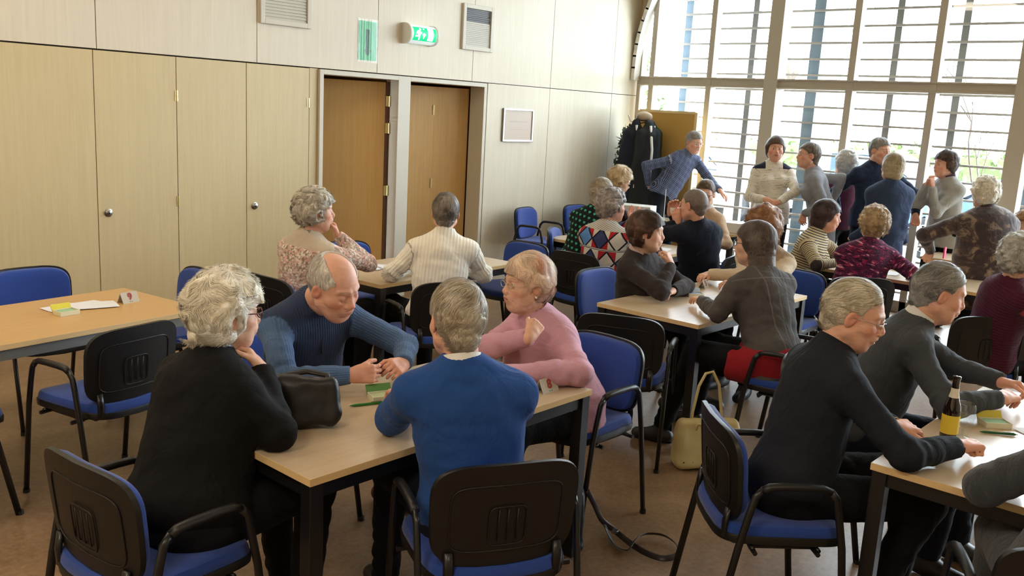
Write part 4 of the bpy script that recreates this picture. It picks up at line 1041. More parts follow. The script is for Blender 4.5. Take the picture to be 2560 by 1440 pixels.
def f_velvet(m, x, y, a, n, n1):
    v = m.vec(x*6, y*6, a*3); k = m.noise(v, 1.6, 5, .68, 1.2); return m.ramp(k, [(0, lin(40, 34, 42)), (.46, lin(62, 52, 56)), (.54, lin(78, 64, 62)), (.60, lin(128, 112, 98)), (.75, lin(150, 132, 112))])
def f_plaid(m, x, y, a, n, n1):
    g1 = ((x*(1/.012)).frac()).lt(.16); g2 = ((y*(1/.018)).frac()).lt(.12); b = ((x*(1/.06)).frac()).lt(.45); b2 = ((y*(1/.07)).frac()).lt(.4)
    c = m.mix(b*.5+b2*.4, lin(30, 38, 66), lin(66, 80, 116)); return m.mix(g1.mx(g2)*.9, c, lin(150, 160, 186))
def f_boucle(m, x, y, a, n, n1):
    v = m.vec(x*7, y*85, a*4); k = m.noise(v, 1, 3, .7); c = m.mix(k.gt(.60), m.mix(n, lin(214, 208, 194), lin(236, 232, 222)), lin(140, 136, 134)); p = (y.gt(-.055))*(x.abs().gt(.085))*(a.lt(.5)); pl = (x.abs()).lt(.008)*a.lt(.5)*0; return m.mix(p, c, lin(28, 32, 56))
def f_vest(m, x, y, a, n, n1):
    s = ((y*(1/.075)).frac()).lt(.5); low = y.lt(-.10); sl = m.mix(low, lin(186, 76, 98), m.mix(s, lin(214, 190, 202), lin(70, 50, 66))); return m.mix(a, lin(78, 26, 52), sl)
def f_fur(m, x, y, a, n, n1):
    v = m.vec(x*30, y*12, 0); k = m.noise(v, 1.4, 4, .7); edge = x.abs().gt(.10).mx(y.gt(-.05)); c = m.mix(k, lin(130, 108, 88), lin(202, 180, 150)); t = m.mix(edge, lin(196, 176, 152), c); return m.mix(a, t, m.mix(n, lin(206, 186, 158), lin(222, 204, 180)))
FB = dict(black=fabric('black_cardigan_wool', lin(13, 13, 15), bs=.3, sheen=0), knitblue=fabric('blue_rib_knit', None, f_two(lin(46, 60, 90), lin(84, 112, 152)), 'rib'), royal=fabric('royal_blue_jersey', lin(34, 74, 140), bs=.3),
    pink=fabric('pink_wool', lin(206, 156, 174), bump='fuzzy', bs=.25, sheen=.1), floral=fabric('floral_knit', None, f_floral), cream=fabric('cream_rib_knit', None, f_cream, 'widerib', bs=.8), polo=fabric('black_polo_knit', lin(30, 33, 41), bs=.35, sheen=0),
    greyk=fabric('grey_knit', lin(66, 70, 75), bs=.45), fuzzy=fabric('grey_fleece', lin(56, 62, 68), bump='fuzzy', bs=1.0, sheen=.3), brown=fabric('brown_cardigan_knit', lin(54, 48, 49), bump='fuzzy', bs=.35), denim=fabric('grey_denim', None, f_denim),
    fur=fabric('beige_fur_vest', None, f_fur, 'fuzzy', bs=.8), navy=fabric('navy_boucle_knit', lin(22, 29, 46), bump='fuzzy', bs=.6), geo=fabric('geometric_knit', None, f_geo), hearts=fabric('heart_print', None, f_hearts), stripe=fabric('striped_knit', None, f_stripe(lin(66, 62, 62), lin(202, 186, 150), .019, .6)),
    camo=fabric('plum_print_knit', None, f_camo), velvet=fabric('brown_patterned_velvet', None, f_velvet, sheen=.5), plaid=fabric('plaid_shirt', None, f_plaid), boucle=fabric('white_boucle_jacket', None, f_boucle), greyc=fabric('light_grey_cardigan', lin(146, 148, 156), bs=.4), maroon=fabric('maroon_wool', lin(90, 38, 56)),
    navyj=fabric('navy_jacket', lin(34, 46, 72)), coatn=fabric('blue_grey_coat', lin(50, 64, 92), bs=.4), greyw=fabric('pale_grey_cardigan', lin(168, 168, 164), bs=.4), vest=fabric('quilted_vest_and_striped_sleeves', None, f_vest, 'quilt', bs=.6), beige=fabric('beige_knit', lin(196, 168, 142)), darkc=fabric('dark_cardigan', lin(48, 42, 48)), tan=fabric('tan_coat', lin(150, 122, 92)))
TR = dict(black=fabric('black_trousers', lin(13, 13, 16), bs=.2, sheen=0), navy=fabric('navy_trousers', lin(18, 22, 34), bs=.2, sheen=0), jeans=fabric('blue_jeans', lin(40, 50, 78), bs=.3), red=fabric('red_skirt', lin(150, 30, 40)))
WH = dict(hc=lin(252, 249, 240), hc2=lin(234, 226, 206)); GR = dict(hc=lin(196, 192, 186), hc2=lin(136, 130, 122)); GR2 = dict(hc=lin(192, 184, 168), hc2=lin(154, 136, 112)); DB = dict(hc=lin(104, 72, 56), hc2=lin(62, 42, 34)); BL = dict(hc=lin(206, 186, 146), hc2=lin(158, 132, 90))
def H(d, st, **k): r = dict(d); r['hair'] = st; r.update(k); return r
SK = lin(220, 178, 154); SKR = lin(221, 170, 147); DN = (0, 0, -1)

# ------------------------------------------------------------------ tables
table(2.21, 2.43, 1.40, .70, 0, 'light maple table with black square legs in the centre foreground, four people round it')
table(1.66, 4.50, 1.40, .72, 8, 'empty orange beech table with grey round legs by the cupboards', 'tabletop_beech', 'greymetal', True)
table(4.26, 4.62, 1.40, .68, 4, 'maple table in front of the doorways, beside the man in the cream turtleneck')
table(5.05, 2.765, 1.42, .70, 0, 'maple table with the number five card, reflecting the window light')
table(3.71, .62, 1.40, .70, 0, 'maple table at the right edge with the beer bottle and glass on it')
table(6.62, 4.52, .70, 1.2, 0, 'maple table between the navy boucle man and the woman in the geometric jumper')
table(7.38, 2.2, .70, 1.4, 0, 'maple table in front of the woman in the plum print jumper')
table(8.55, 5.15, .65, 1.7, 0, 'table by the window carrying the white box and the laptop')
table(8.95, 2.0, .65, 1.2, 0, 'far white-topped table just left of the patterned velvet coat')

# ------------------------------------------------------------------ chairs
A_, P_ = True, False
chair(1.95, 5.17, -88, 'blue chair behind the far side of the empty beech table, by the cupboards', P_)
chair(2.52, 4.86, 178, 'blue chair at the right end of the empty beech table', P_)
chair(1.77, 4.02, 102, 'black-backed armchair pulled up to the near side of the empty beech table', A_)
chair(1.11, 4.2, 4, 'chair cut by the left edge of the picture, black leg and seat corner showing', P_)
chair(1.22, 2.47, 6, 'black-backed armchair in the lower left corner, under the woman in black', A_)
chair(2.02, 1.84, 62, 'black-backed armchair in the bottom foreground, under the royal blue jumper', A_)
chair(3.22, 2.40, 178, 'blue armchair behind the woman in the pink cardigan', A_)
chair(2.2, 3.20, -92, 'chair under the man in the blue rib-knit jumper, almost wholly hidden', P_)
chair(3.15, 4.50, 2, 'black-backed chair at the doorway table, under the woman in the floral cardigan', P_)
chair(4.12, 5.13, -97, 'blue chair at the far side of the doorway table, between its two sitters', P_)
chair(3.80, 3.98, 72, 'black-backed armchair under the man in the cream turtleneck', A_)
chair(5.22, 4.62, 178, 'blue chair at the right end of the doorway table, beyond the pink cardigan', P_)
chair(7.45, 6.17, -78, 'empty blue armchair standing alone against the panelled wall', A_)
chair(6.45, 4.93, -62, 'blue chair seen edge on, just in front of the lone armchair by the wall', P_)
chair(5.58, 4.10, 2, 'black-backed chair under the woman in the geometric jumper', P_)
chair(4.93, 3.36, -90, 'blue chair under the woman in the brown cardigan resting her chin', P_)
chair(4.06, 2.70, 24, 'empty black-backed armchair at the near left corner of table five', A_)
chair(4.66, 1.98, 98, 'blue armchair under the woman in the grey denim jacket', A_)
chair(6.05, 2.72, 180, 'blue chair under the woman in the beige fur vest', P_)
chair(6.55, 2.42, 40, 'dark-backed chair under the woman in the plum print jumper', P_)
chair(2.98, 1.31, -45, 'black-backed blue armchair under the man in the black polo shirt', A_)
chair(3.98, 1.45, -88, 'blue chair under the man in the grey zip jumper, mostly hidden', P_)
chair(5.88, 1.40, 40, 'dark-backed armchair under the woman in the maroon quilted vest', A_)
chair(2.80, .34, 27, 'armchair in the lower right corner, under the person in grey fleece', A_)
chair(6.52, 3.56, 95, 'armchair under the man in the navy boucle jumper', A_)
chair(8.25, 6.12, -90, 'blue chair back against the wall, left of the curly blonde woman in the corner', P_)
chair(8.98, 6.10, -90, 'blue chair behind the white box, in the window corner', P_)
chair(7.2, 3.20, -95, 'chair under the woman in the striped jumper', P_)
chair(9.28, 1.95, 180, 'navy-looking chair beyond the far white-topped table', P_)

# ------------------------------------------------------------------ people
persons = {}
def PP(key, *a, **k): persons[key] = person('person', *a, **k)
PP('black', 'person in a black cardigan with white curly hair, chin on hand, seated lower left', (1.34, 2.5, .55), 4, (1.56, 2.62, 1.14), -14, hp=4, saz=6, wl=(1.85, 2.70, .80), wr=(1.635, 2.53, .955), hrr=((-.25, .45, .7), (-.6, .5, .1), 'half'), hl=((1, 0, 0), DN, 'relax'),
   elR=(1.57, 2.34, .80), exact='R', sw=.17, bulk=1.27, fem=True, top=FB['black'], bot=TR['black'], q=0, skin=SK, glasses=(plain('tortoise_frame', lin(90, 40, 30), .3), .0022, .017), belly=1.15, collar=(plain('grey_satin_collar', lin(62, 62, 68), .4), .074, .05),
   h=H(WH, 'puffy', seed=3, jowl=.9, rosy=.5, ears=1, topname='cardigan'))
PP('knit', 'bald man in a blue rib-knit jumper looking down at his hands', (2.2, 3.14, .54), -90, (2.135, 2.80, 1.135), -82, hp=24, hr=8, hs=1.05, saz=-92, neck=(2.15, 2.97, 1.035), wl=(2.33, 2.60, .83), wr=(2.09, 2.62, .825), hl=((-.75, -.4, .1), (-.3, .5, -.6), 'half'), hrr=((.75, -.55, .05), (.5, .75, -.2), 'hold'),
   elR=(1.93, 2.80, .80), elL=(2.52, 2.78, .83), sw=.175, bulk=1.15, top=FB['knitblue'], bot=TR['navy'], q=0, skin=SKR, turtle=.07, belly=1.1, shoe=plain('maroon_sneaker', lin(96, 40, 36), .6), eyes=0,
   feet=[(2.62, 3.02, 0), (2.34, 3.22, 0)], kn=[(2.42, 2.78, .56), (2.02, 2.76, .56)], h=H(WH, 'bald', seed=5, jowl=.8, nose=1.15, rosy=.9, jaw=1.03, hc=lin(226, 220, 212), hc2=lin(190, 182, 172), brow=lin(180, 150, 125)))
PP('royal', 'man in a royal blue jumper seen from behind, seated in the centre foreground', (2.03, 1.88, .56), 62, (1.995, 1.975, 1.18), 66, hs=1.02, hp=12, saz=50, wl=(2.13, 2.36, .80), wr=(2.36, 2.22, .80), hl=((.3, 1, 0), DN, 'relax'), hrr=((-.3, 1, 0), DN, 'relax'),
   elL=(1.87, 2.12, .795), elR=(2.36, 1.98, .80), sw=.175, bulk=1.14, knee_sp=.19, top=FB['royal'], bot=TR['navy'], q=0, skin=SKR, collar=(plain('white_shirt_collar', lin(228, 226, 224), .7), .070, .042),
   h=H(GR2, 'short', seed=7, low=-.004, sweep=(-.6, 0, 0), ears=1, crown=(.02, -.055, .115)))
PP('pink', 'woman in a pink cardigan with gold glasses, hand at her collar', (3.13, 2.40, .54), 174, (2.95, 2.50, 1.105), 158, hp=2, saz=165, wl=(2.60, 2.34, .80), exact='L', wr=(2.775, 2.32, .935), hrr=((.75, .05, .62), (.35, .8, -.35), 'fist'), hl=((-1, .1, 0), DN, 'relax'),
   elL=(2.90, 2.14, .80), elR=(2.70, 2.58, .80), sw=.165, bulk=1.24, fem=True, top=FB['pink'], bot=TR['black'], q=0, skin=SK, belly=1.15, glasses=(MT['brass'], .0012, .0135), coat=.06, collar=(FB['pink'], .072, .045),
   h=H(dict(hc=lin(238, 214, 188), hc2=lin(206, 150, 124)), 'wavy', seed=9, low=.03, jowl=1.0, nose=1.15, rosy=.6, ears=1, sweep=(0, -.7, 0), fringe=.0, topname='cardigan', mouth=.6, brow=lin(180, 140, 110)))
PP('floral', 'woman in a pink and white floral cardigan, hand at her mouth, by the cupboards', (3.18, 4.50, .55), 0, (3.24, 4.44, 1.19), -26, hp=0, saz=10, wr=(3.36, 4.385, 1.045), wl=(3.65, 4.62, .80), elR=(3.40, 4.24, .85), hrr=((-.2, .2, 1), (-.9, .4, .2), 'half'),
   sw=.165, bulk=1.16, fem=True, top=FB['floral'], bot=TR['black'], q=0, skin=SKR, h=H(GR, 'curly', seed=11, hc=lin(228, 222, 208), hc2=lin(176, 166, 148), low=.02, rosy=.7, jowl=.7, nose=1.15, ears=1, topname='cardigan'))
PP('cream', 'man in a cream ribbed turtleneck seen from behind', (3.84, 4.0, .55), 72, (3.995, 4.10, 1.185), 46, saz=50, wl=(3.92, 4.36, .80), wr=(4.20, 4.16, .82), elL=(3.66, 4.13, .86), elR=(4.10, 3.86, .86), hl=((1, .2, 0), DN, 'half'), hrr=((-.3, 1, 0), DN, 'half'),
   sw=.175, bulk=1.1, top=FB['cream'], bot=TR['black'], q=0, skin=SKR, turtle=.065, cuff=.044, fold=1.5, h=H(dict(hc=lin(150, 140, 128), hc2=lin(92, 82, 72)), 'short', seed=13, ears=1, low=.006))
PP('polo', 'man in a black polo shirt and glasses with his fist beside the beer bottle', (3.05, 1.27, .56), -58, (3.215, 1.165, 1.19), -72, hp=16, saz=-42, wr=(3.245, .765, .80), wl=(3.30, 1.0, .795), elR=(2.86, .95, .80), elL=(3.36, 1.25, .80), hrr=((.8, -.55, .08), (-.1, .1, -1), 'fist'), hl=((.85, -.5, -.05), (.3, .2, -1), 'relax'),
   sw=.18, bulk=1.15, top=FB['polo'], bot=TR['black'], q=0, skin=SKR, glasses=(MT['steel'], .0012, .013), sleeve=1.0, feet=[(3.50, .98, 0), (3.16, .98, 0)], kn=[(3.60, .97, .55), (3.33, .86, .54)],
   h=H(WH, 'short', seed=15, ears=1, recede=1, hc=lin(222, 214, 196), hc2=lin(178, 166, 142), jowl=.9, nose=1.25, rosy=.95, mouth=1.2, sweep=(0, -1.2, 0), jaw=1.03), collar=(FB['polo'], .07, .04))
PP('grey', 'man in a grey zip jumper leaning on the right-hand table', (3.92, 1.36, .55), -80, (4.03, 1.115, 1.185), -58, hp=16, saz=-62, wr=(3.93, .80, .82), wl=(4.20, .86, .82), elR=(3.66, 1.05, .80), elL=(4.34, 1.08, .80), hrr=((.8, -.3, .1), (0, .3, -1), 'half'), hl=((-.1, -.9, .1), (-.5, 0, -1), 'half'),
   sw=.18, bulk=1.15, top=FB['greyk'], bot=TR['navy'], q=0, skin=SKR, collar=(plain('shirt_collar', lin(220, 220, 216), .7), .070, .052), h=H(GR, 'short', seed=17, ears=1, recede=1, hc=lin(176, 176, 174), hc2=lin(108, 106, 104), jowl=.4, nose=1.15, rosy=.7, mouth=.8, sweep=(0, -1, 0)))
PP('fleece', 'person in grey fuzzy fleece cut off by the lower right corner', (2.88, .30, .56), 25, (3.02, .22, 1.2), 0, saz=14, wl=(3.18, .56, .80), wr=(3.3, .2, .80), elL=(2.90, .56, .80), sw=.17, bulk=1.25, top=FB['fuzzy'], bot=FB['fuzzy'], q=0, skin=SK, h=H(GR, 'short', seed=19), coat=.1)
PP('brown', 'dark-haired woman in a brown cardigan smiling with her chin in her hand', (4.98, 3.26, .55), -88, (4.80, 3.10, 1.14), -62, hp=3, saz=-84, wr=(4.86, 2.94, .95), wl=(4.80, 2.88, .80), elR=(4.66, 2.84, .80), elL=(5.10, 2.98, .80), hrr=((-.15, .35, 1), (-.2, .95, 0), 'half'), hl=((-.9, -.1, 0), DN, 'relax'),
   collar=(plain('pale_pink_scarf', lin(206, 178, 172), .8), .074, .055), sw=.155, bulk=1.08, fem=True, top=FB['brown'], bot=TR['black'], q=0, skin=SK, fold=1.3, h=H(DB, 'wavy', seed=21, low=.015, rosy=.6, mouth=.6, topname='cardigan', ears=1, jowl=.3))
PP('denim', 'woman in a grey denim jacket over red, seen from behind with straight grey brown hair', (4.62, 2.08, .56), 98, (4.73, 2.33, 1.175), 98, coat=.08, hp=4, saz=66, wl=(4.70, 2.62, .80), wr=(5.0, 2.5, .80), elL=(4.48, 2.38, .80), exact='L', elR=(4.95, 2.2, .80), hl=((.6, .8, 0), DN, 'relax'), hrr=((0, 1, 0), DN, 'relax'),
   sw=.165, bulk=1.1, fem=True, top=FB['denim'], bot=TR['black'], tunic=TR['red'], q=0, skin=SK, feet=[(4.35, 2.60, 0), (4.75, 2.62, 0)], glasses=(MT['black'], .002, .016), fold=1.4, h=H(dict(hc=lin(124, 110, 102), hc2=lin(84, 72, 68)), 'bob', seed=23, low=-.06, topname='jacket'))
PP('fur', 'woman in a beige fur vest with curly reddish hair, behind the grey denim jacket', (6.0, 2.78, .55), 178, (5.76, 2.79, 1.15), 168, hp=6, wl=(5.47, 2.80, .80), wr=(5.56, 3.06, .80), elL=(5.66, 2.60, .80), elR=(5.66, 3.0, .84), hl=((-1, .4, 0), DN, 'relax'), hrr=((-1, 0, 0), DN, 'relax'),
   sw=.165, bulk=1.12, fem=True, top=FB['fur'], bot=TR['black'], q=1, skin=SK, h=H(dict(hc=lin(178, 128, 84), hc2=lin(126, 84, 54)), 'puffy', seed=25, low=-.03, topname='vest'), hs=1.08)
PP('navy', 'man in a navy boucle jumper seen from behind, holding up a cup', (6.47, 3.62, .56), 96, (6.12, 3.55, 1.205), 88, hp=6, saz=72, wl=(6.09, 3.66, 1.06), wr=(6.14, 3.76, 1.13), elL=(5.93, 3.62, .86), elR=(6.50, 3.80, .90), hl=((-.2, .2, 1), (.9, .3, 0), 'hold'), hrr=((-.3, -.3, 1), (-.7, -.7, 0), 'relax'),
   sw=.18, bulk=1.2, top=FB['navy'], bot=TR['black'], q=1, skin=SKR, h=H(GR, 'crop', seed=27, ears=1, hc=lin(140, 128, 120), hc2=lin(100, 88, 80)), collar=(FB['navy'], .072, .04))
PP('geo', 'woman in a red white and blue geometric jumper, hands joined before her face', (5.66, 4.06, .55), 0, (5.70, 4.02, 1.165), -24, saz=18, wl=(5.98, 4.02, 1.02), wr=(5.96, 3.93, 1.02), hl=((-.05, .05, 1), (.0, -1, 0), 'flat'), hrr=((-.05, -.05, 1), (0, 1, 0), 'flat'), elL=(6.0, 4.25, .85), elR=(5.9, 3.78, .84),
   sw=.16, bulk=1.1, fem=True, top=FB['geo'], bot=TR['black'], q=1, skin=SKR, h=H(GR, 'curly', seed=29, low=.02, hc=lin(186, 178, 174), hc2=lin(134, 124, 120), ears=1))
PP('hearts', 'person in a black top with green hearts, grey brown hair, left of the geometric jumper', (6.12, 4.66, .55), -8, (6.28, 4.54, 1.20), -22, saz=8, wl=(6.55, 4.6, .80), wr=(6.5, 4.35, .80), sw=.165, bulk=1.08, fem=True, top=FB['hearts'], bot=TR['black'], q=1, skin=SK, elL=(6.4, 4.85, .82), elR=(6.25, 4.32, .82), hl=((1, 0, 0), DN, 'relax'), hrr=((1, 0, 0), DN, 'relax'),
   h=H(GR2, 'short', seed=31, low=-.01))
PP('blonde', 'woman with fair curly hair, glasses and a green scarf looking down in the corner', (7.45, 5.38, .57), -62, (7.42, 5.16, 1.22), -52, hp=22, wl=(7.62, 4.98, .80), wr=(7.3, 5.0, .80), sw=.155, bulk=1.0, fem=True, top=FB['darkc'], bot=TR['black'], q=1, skin=SK, glasses=(MT['black'], .0018, .014), elL=(7.7, 5.2, .8), elR=(7.2, 5.2, .8),
   h=H(BL, 'puffy', seed=33, low=.02, hc=lin(224, 202, 166), hc2=lin(186, 158, 118), ears=1), collar=(plain('green_scarf', lin(70, 180, 140), .8), .075, .06))
PP('plaid', 'man standing in a blue checked shirt, one hand on his hip, leaning by the window', (8.99, 5.64, 1.0), -105, (9.22, 5.42, 1.60), -112, hp=14, saz=-108, wl=(9.27, 5.05, 1.08), wr=(8.93, 5.80, 1.08), elR=(8.80, 5.80, 1.28), elL=(9.36, 5.28, 1.22), hl=((.1, -.8, -.5), (0, .3, -1), 'relax'), hrr=((.8, -.3, -.5), (.3, .2, -.9), 'half'),
   sw=.185, bulk=1.12, stand=True, top=FB['plaid'], bot=TR['navy'], q=1, skin=SKR, glasses=(MT['steel'], .0012, .014), collar=(FB['plaid'], .068, .045), h=H(GR, 'short', seed=35, ears=1, moustache=1, hc=lin(186, 184, 180), hc2=lin(136, 130, 124), nose=1.1, rosy=.8), arm=1.05)
PP('scarf', 'woman with sunglasses pushed up, beige jumper and white scarf, partly behind the navy man', (7.38, 4.22, .56), 176, (7.22, 4.08, 1.205), -160, hp=10, saz=190, wl=(6.98, 3.95, .82), wr=(6.9, 4.3, .80), elL=(7.2, 3.86, .84), elR=(7.15, 4.5, .82), sw=.155, bulk=1.05, fem=True, top=FB['beige'], bot=TR['black'], q=1, skin=SK, glasses=(MT['black'], .0018, .014), hl=((-1, 0, 0), DN, 'half'), hrr=((-1, 0, 0), DN, 'half'),
   h=H(dict(hc=lin(122, 100, 82), hc2=lin(84, 66, 54)), 'short', seed=37, low=-.02), collar=(plain('white_scarf', lin(226, 222, 212), .8), .078, .07))
PP('white', 'woman standing in a white and grey boucle jacket with her hands clasped', (8.66, 4.12, .98), -150, (8.70, 4.165, 1.605), -146, saz=-148, wl=(8.40, 3.93, 1.10), wr=(8.38, 4.06, 1.115), elL=(8.56, 3.80, 1.16), elR=(8.53, 4.36, 1.14), hl=((-.25, .85, -.3), (.8, .3, -.5), 'half'), hrr=((-.1, -.85, -.35), (.85, -.2, -.5), 'half'),
   sw=.165, bulk=1.0, fem=True, stand=True, top=FB['boucle'], bot=TR['black'], q=1, skin=SKR, coat=.12, h=H(dict(hc=lin(108, 84, 66), hc2=lin(72, 56, 46)), 'bob', seed=39, low=.045, rosy=.8, fringe=-.004, topname='jacket'))
PP('cardigan', 'woman standing in a long light grey cardigan, in profile with a hand on her hip', (8.80, 3.62, .98), 128, (8.66, 3.79, 1.57), 132, saz=118, wl=(8.62, 3.75, 1.0), wr=(8.93, 3.60, 1.12), elR=(9.02, 3.42, 1.24), elL=(8.55, 3.52, 1.15), hrr=((-.7, .3, -.5), (-.4, .3, -.8), 'half'), hl=((0, 0, -1), (1, 0, 0), 'relax'),
   sw=.165, bulk=1.05, fem=True, stand=True, top=FB['greyc'], bot=TR['black'], q=1, skin=SKR, coat=.38, glasses=(MT['steel'], .0012, .013), h=H(dict(hc=lin(150, 140, 130), hc2=lin(104, 94, 86)), 'short', seed=41, low=-.012, nose=1.15, rosy=.7, topname='cardigan'))
PP('maroon', 'white-haired person in maroon standing behind the long grey cardigan', (9.34, 3.66, .92), 60, (9.33, 3.68, 1.49), 62, saz=55, sw=.16, bulk=1.0, fem=True, stand=True, top=FB['maroon'], bot=TR['black'], q=2, skin=SK, h=H(WH, 'puffy', seed=43, low=.02, hc=lin(206, 204, 200), hc2=lin(170, 166, 160)), coat=.1)
PP('navyj', 'tall grey-haired man standing in a navy jacket behind the blonde woman', (9.12, 3.28, 1.0), -135, (9.13, 3.27, 1.655), -110, saz=-130, hp=8, wl=(9.07, 2.83, 1.07), elL=(9.22, 2.98, 1.26), wr=(8.93, 3.52, 1.0), elR=(9.02, 3.58, 1.22), hl=((-.1, -.1, -1), (-1, 0, 0), 'half'), sw=.19, bulk=1.12, stand=True, top=FB['navyj'], bot=TR['navy'], q=1, skin=SKR,
   h=H(GR, 'short', seed=45, ears=1, hc=lin(160, 156, 152), hc2=lin(116, 110, 106), rosy=.8), collar=(plain('pale_blue_shirt', lin(170, 186, 196), .8), .07, .045), arm=1.1, coat=.1)
PP('blondec', 'woman with a sleek blonde bob standing in a long blue grey coat, seen from behind', (8.34, 2.86, .96), 45, (8.38, 2.87, 1.53), 48, saz=42, wl=(8.24, 3.12, .86), wr=(8.56, 2.74, .86), sw=.165, bulk=1.08, fem=True, stand=True, top=FB['coatn'], bot=TR['black'], q=1, skin=SK, coat=.34, h=H(BL, 'bob', seed=47, low=.035, hc=lin(196, 180, 150), hc2=lin(146, 128, 100), topname='coat'))
PP('pale', 'dark-haired woman standing in a pale grey cardigan with both hands at her mouth', (9.27, 2.60, .98), 150, (9.22, 2.67, 1.565), 140, saz=145, hp=4, wl=(9.02, 2.70, 1.36), wr=(9.06, 2.76, 1.38), elL=(9.04, 2.58, 1.12), elR=(9.12, 2.86, 1.14), hl=((0, .2, 1), (.3, 1, 0), 'fist'), hrr=((0, -.2, 1), (.3, -1, 0), 'fist'),
   sw=.165, bulk=1.05, fem=True, stand=True, top=FB['greyw'], bot=TR['black'], q=1, skin=SKR, coat=.2, collar=(plain('dark_patterned_scarf', lin(70, 52, 66), .9), .076, .06), h=H(DB, 'wavy', seed=49, low=.03, hc=lin(96, 74, 66), topname='cardigan'))
PP('velvet', 'white-haired person in a brown patterned velvet coat seen from behind', (7.86, 1.86, .9), 40, (7.86, 1.95, 1.40), 36, hp=10, saz=44, wl=(7.76, 2.26, .90), wr=(8.12, 1.72, .84), elL=(7.62, 2.18, 1.10), sw=.20, bulk=1.45, fem=True, stand=True, top=FB['velvet'], bot=TR['black'], q=1, skin=SK, coat=.4,
   h=H(WH, 'curly', seed=51, low=.02, ears=1, topname='coat'), collar=(FB['velvet'], .076, .05), hl=((.2, .3, -1), (1, 0, 0), 'relax'))
PP('stripe', 'dark-haired woman in a cream and grey striped jumper smiling in profile', (7.06, 3.08, .56), -78, (7.16, 2.92, 1.145), -58, hp=8, saz=-86, wr=(7.02, 2.70, .81), wl=(7.32, 2.72, .81), elR=(6.84, 2.92, .82), elL=(7.42, 2.95, .82), hrr=((.3, -1, 0), DN, 'relax'), hl=((-.3, -1, 0), DN, 'relax'), sw=.16, bulk=1.08, fem=True, top=FB['stripe'], bot=TR['black'], q=1, skin=SKR, sleeve=.8,
   h=H(DB, 'bob', seed=53, low=.03, hc=lin(72, 50, 48), hc2=lin(46, 34, 36), nose=1.15, mouth=.7))
PP('camo', 'woman in a plum, pink and white print jumper seen from behind', (6.66, 2.46, .56), 30, (6.80, 2.41, 1.165), 40, saz=34, wr=(7.05, 2.12, .80), wl=(7.05, 2.48, .80), elR=(6.86, 2.06, .81), elL=(6.87, 2.60, .86), exact='L', hrr=((.9, .2, 0), DN, 'relax'), hl=((.9, -.2, 0), DN, 'relax'), sw=.17, bulk=1.16, fem=True, top=FB['camo'], bot=TR['black'], q=1, skin=SKR,
   h=H(BL, 'curly', seed=55, low=.015, hc=lin(206, 180, 140), hc2=lin(156, 126, 86)))
PP('vest', 'white-haired woman in a maroon quilted vest with striped sleeves at the right edge', (5.90, 1.32, .55), -40, (5.80, 1.20, 1.175), -32, saz=-48, wr=(6.1, .95, .82), wl=(6.25, 1.3, .82), elR=(5.70, .98, .86), sw=.165, bulk=1.15, fem=True, top=FB['vest'], bot=TR['black'], q=1, skin=SKR, hrr=((1, 0, 0), DN, 'relax'), h=H(WH, 'curly', seed=57, low=.02, hc=lin(216, 216, 210), hc2=lin(170, 168, 160), ears=1, topname='vest'))
PP('tan', 'fair-haired person in a tan coat, cut off at the right edge beside the velvet coat', (8.42, 1.66, .56), 150, (8.40, 1.74, 1.13), 150, sw=.16, bulk=1.05, fem=True, top=FB['tan'], bot=TR['black'], q=2, skin=SK, h=H(BL, 'puffy', seed=59, hc=lin(188, 150, 104), hc2=lin(140, 104, 66), topname='coat'), stand=False)

# ------------------------------------------------------------------ things on tables
number_card('9', 2.16, 4.60, 12, 'folded grey number card reading nine on the empty beech table')
number_card('8', 2.745, 2.19, 0, 'folded number card reading eight at the right end of the centre table')
number_card('5', 5.37, 2.98, 15, 'folded number card reading five on the window-lit table')
number_card(' ', 7.18, 2.20, -10, 'small folded card on the table beside the plum print jumper')
card_box(1.80, 4.50, 8, 'ivory card box with a yellow lid on the empty beech table')
card_box(2.16, 2.52, -20, 'pale card box half hidden by the royal blue sleeve on the centre table', lid=lin(90, 140, 70), inner=lin(190, 200, 150))
card_box(5.05, 2.86, -40, 'pale blue and white card box on table five', lid=lin(190, 205, 225), inner=lin(150, 175, 210))
card_box(3.80, .78, -48, 'card box with yellow and green cards on the right-hand table', lid=lin(206, 190, 70))
pen(1.83, 4.57, 60, 'brown and yellow pen beside the ivory card box on the beech table', lin(150, 100, 40), z=.749)
pen(2.07, 2.50, -20, 'green pen on the centre table beside the card box', lin(40, 120, 40))
pen(3.70, .74, -55, 'dark green pen before the card box on the right-hand table', lin(30, 90, 50))
paper(1.90, 4.63, 10, 'white score sheets fanned out beside the card box on the beech table', w=.297)
paper(1.94, 4.61, -12, 'white sheet lying crooked on top of the fanned score sheets', z=.7445, w=.297)
paper(3.95, 4.72, 20, 'white sheet lying on the doorway table, nearer its left end')
paper(4.06, 4.66, -15, 'second white sheet on the doorway table by the cream sleeve', z=.7445)
paper(5.12, 2.75, -30, 'loose white sheet beside the card box on table five')
paper(3.86, .60, -35, 'loose sheet lying on the right-hand table by the card box')
paper(6.62, 4.12, 20, 'white paper on the table in front of the navy boucle man')
paper(7.30, 2.42, 10, 'cream paper on the table beside the plum print elbow')

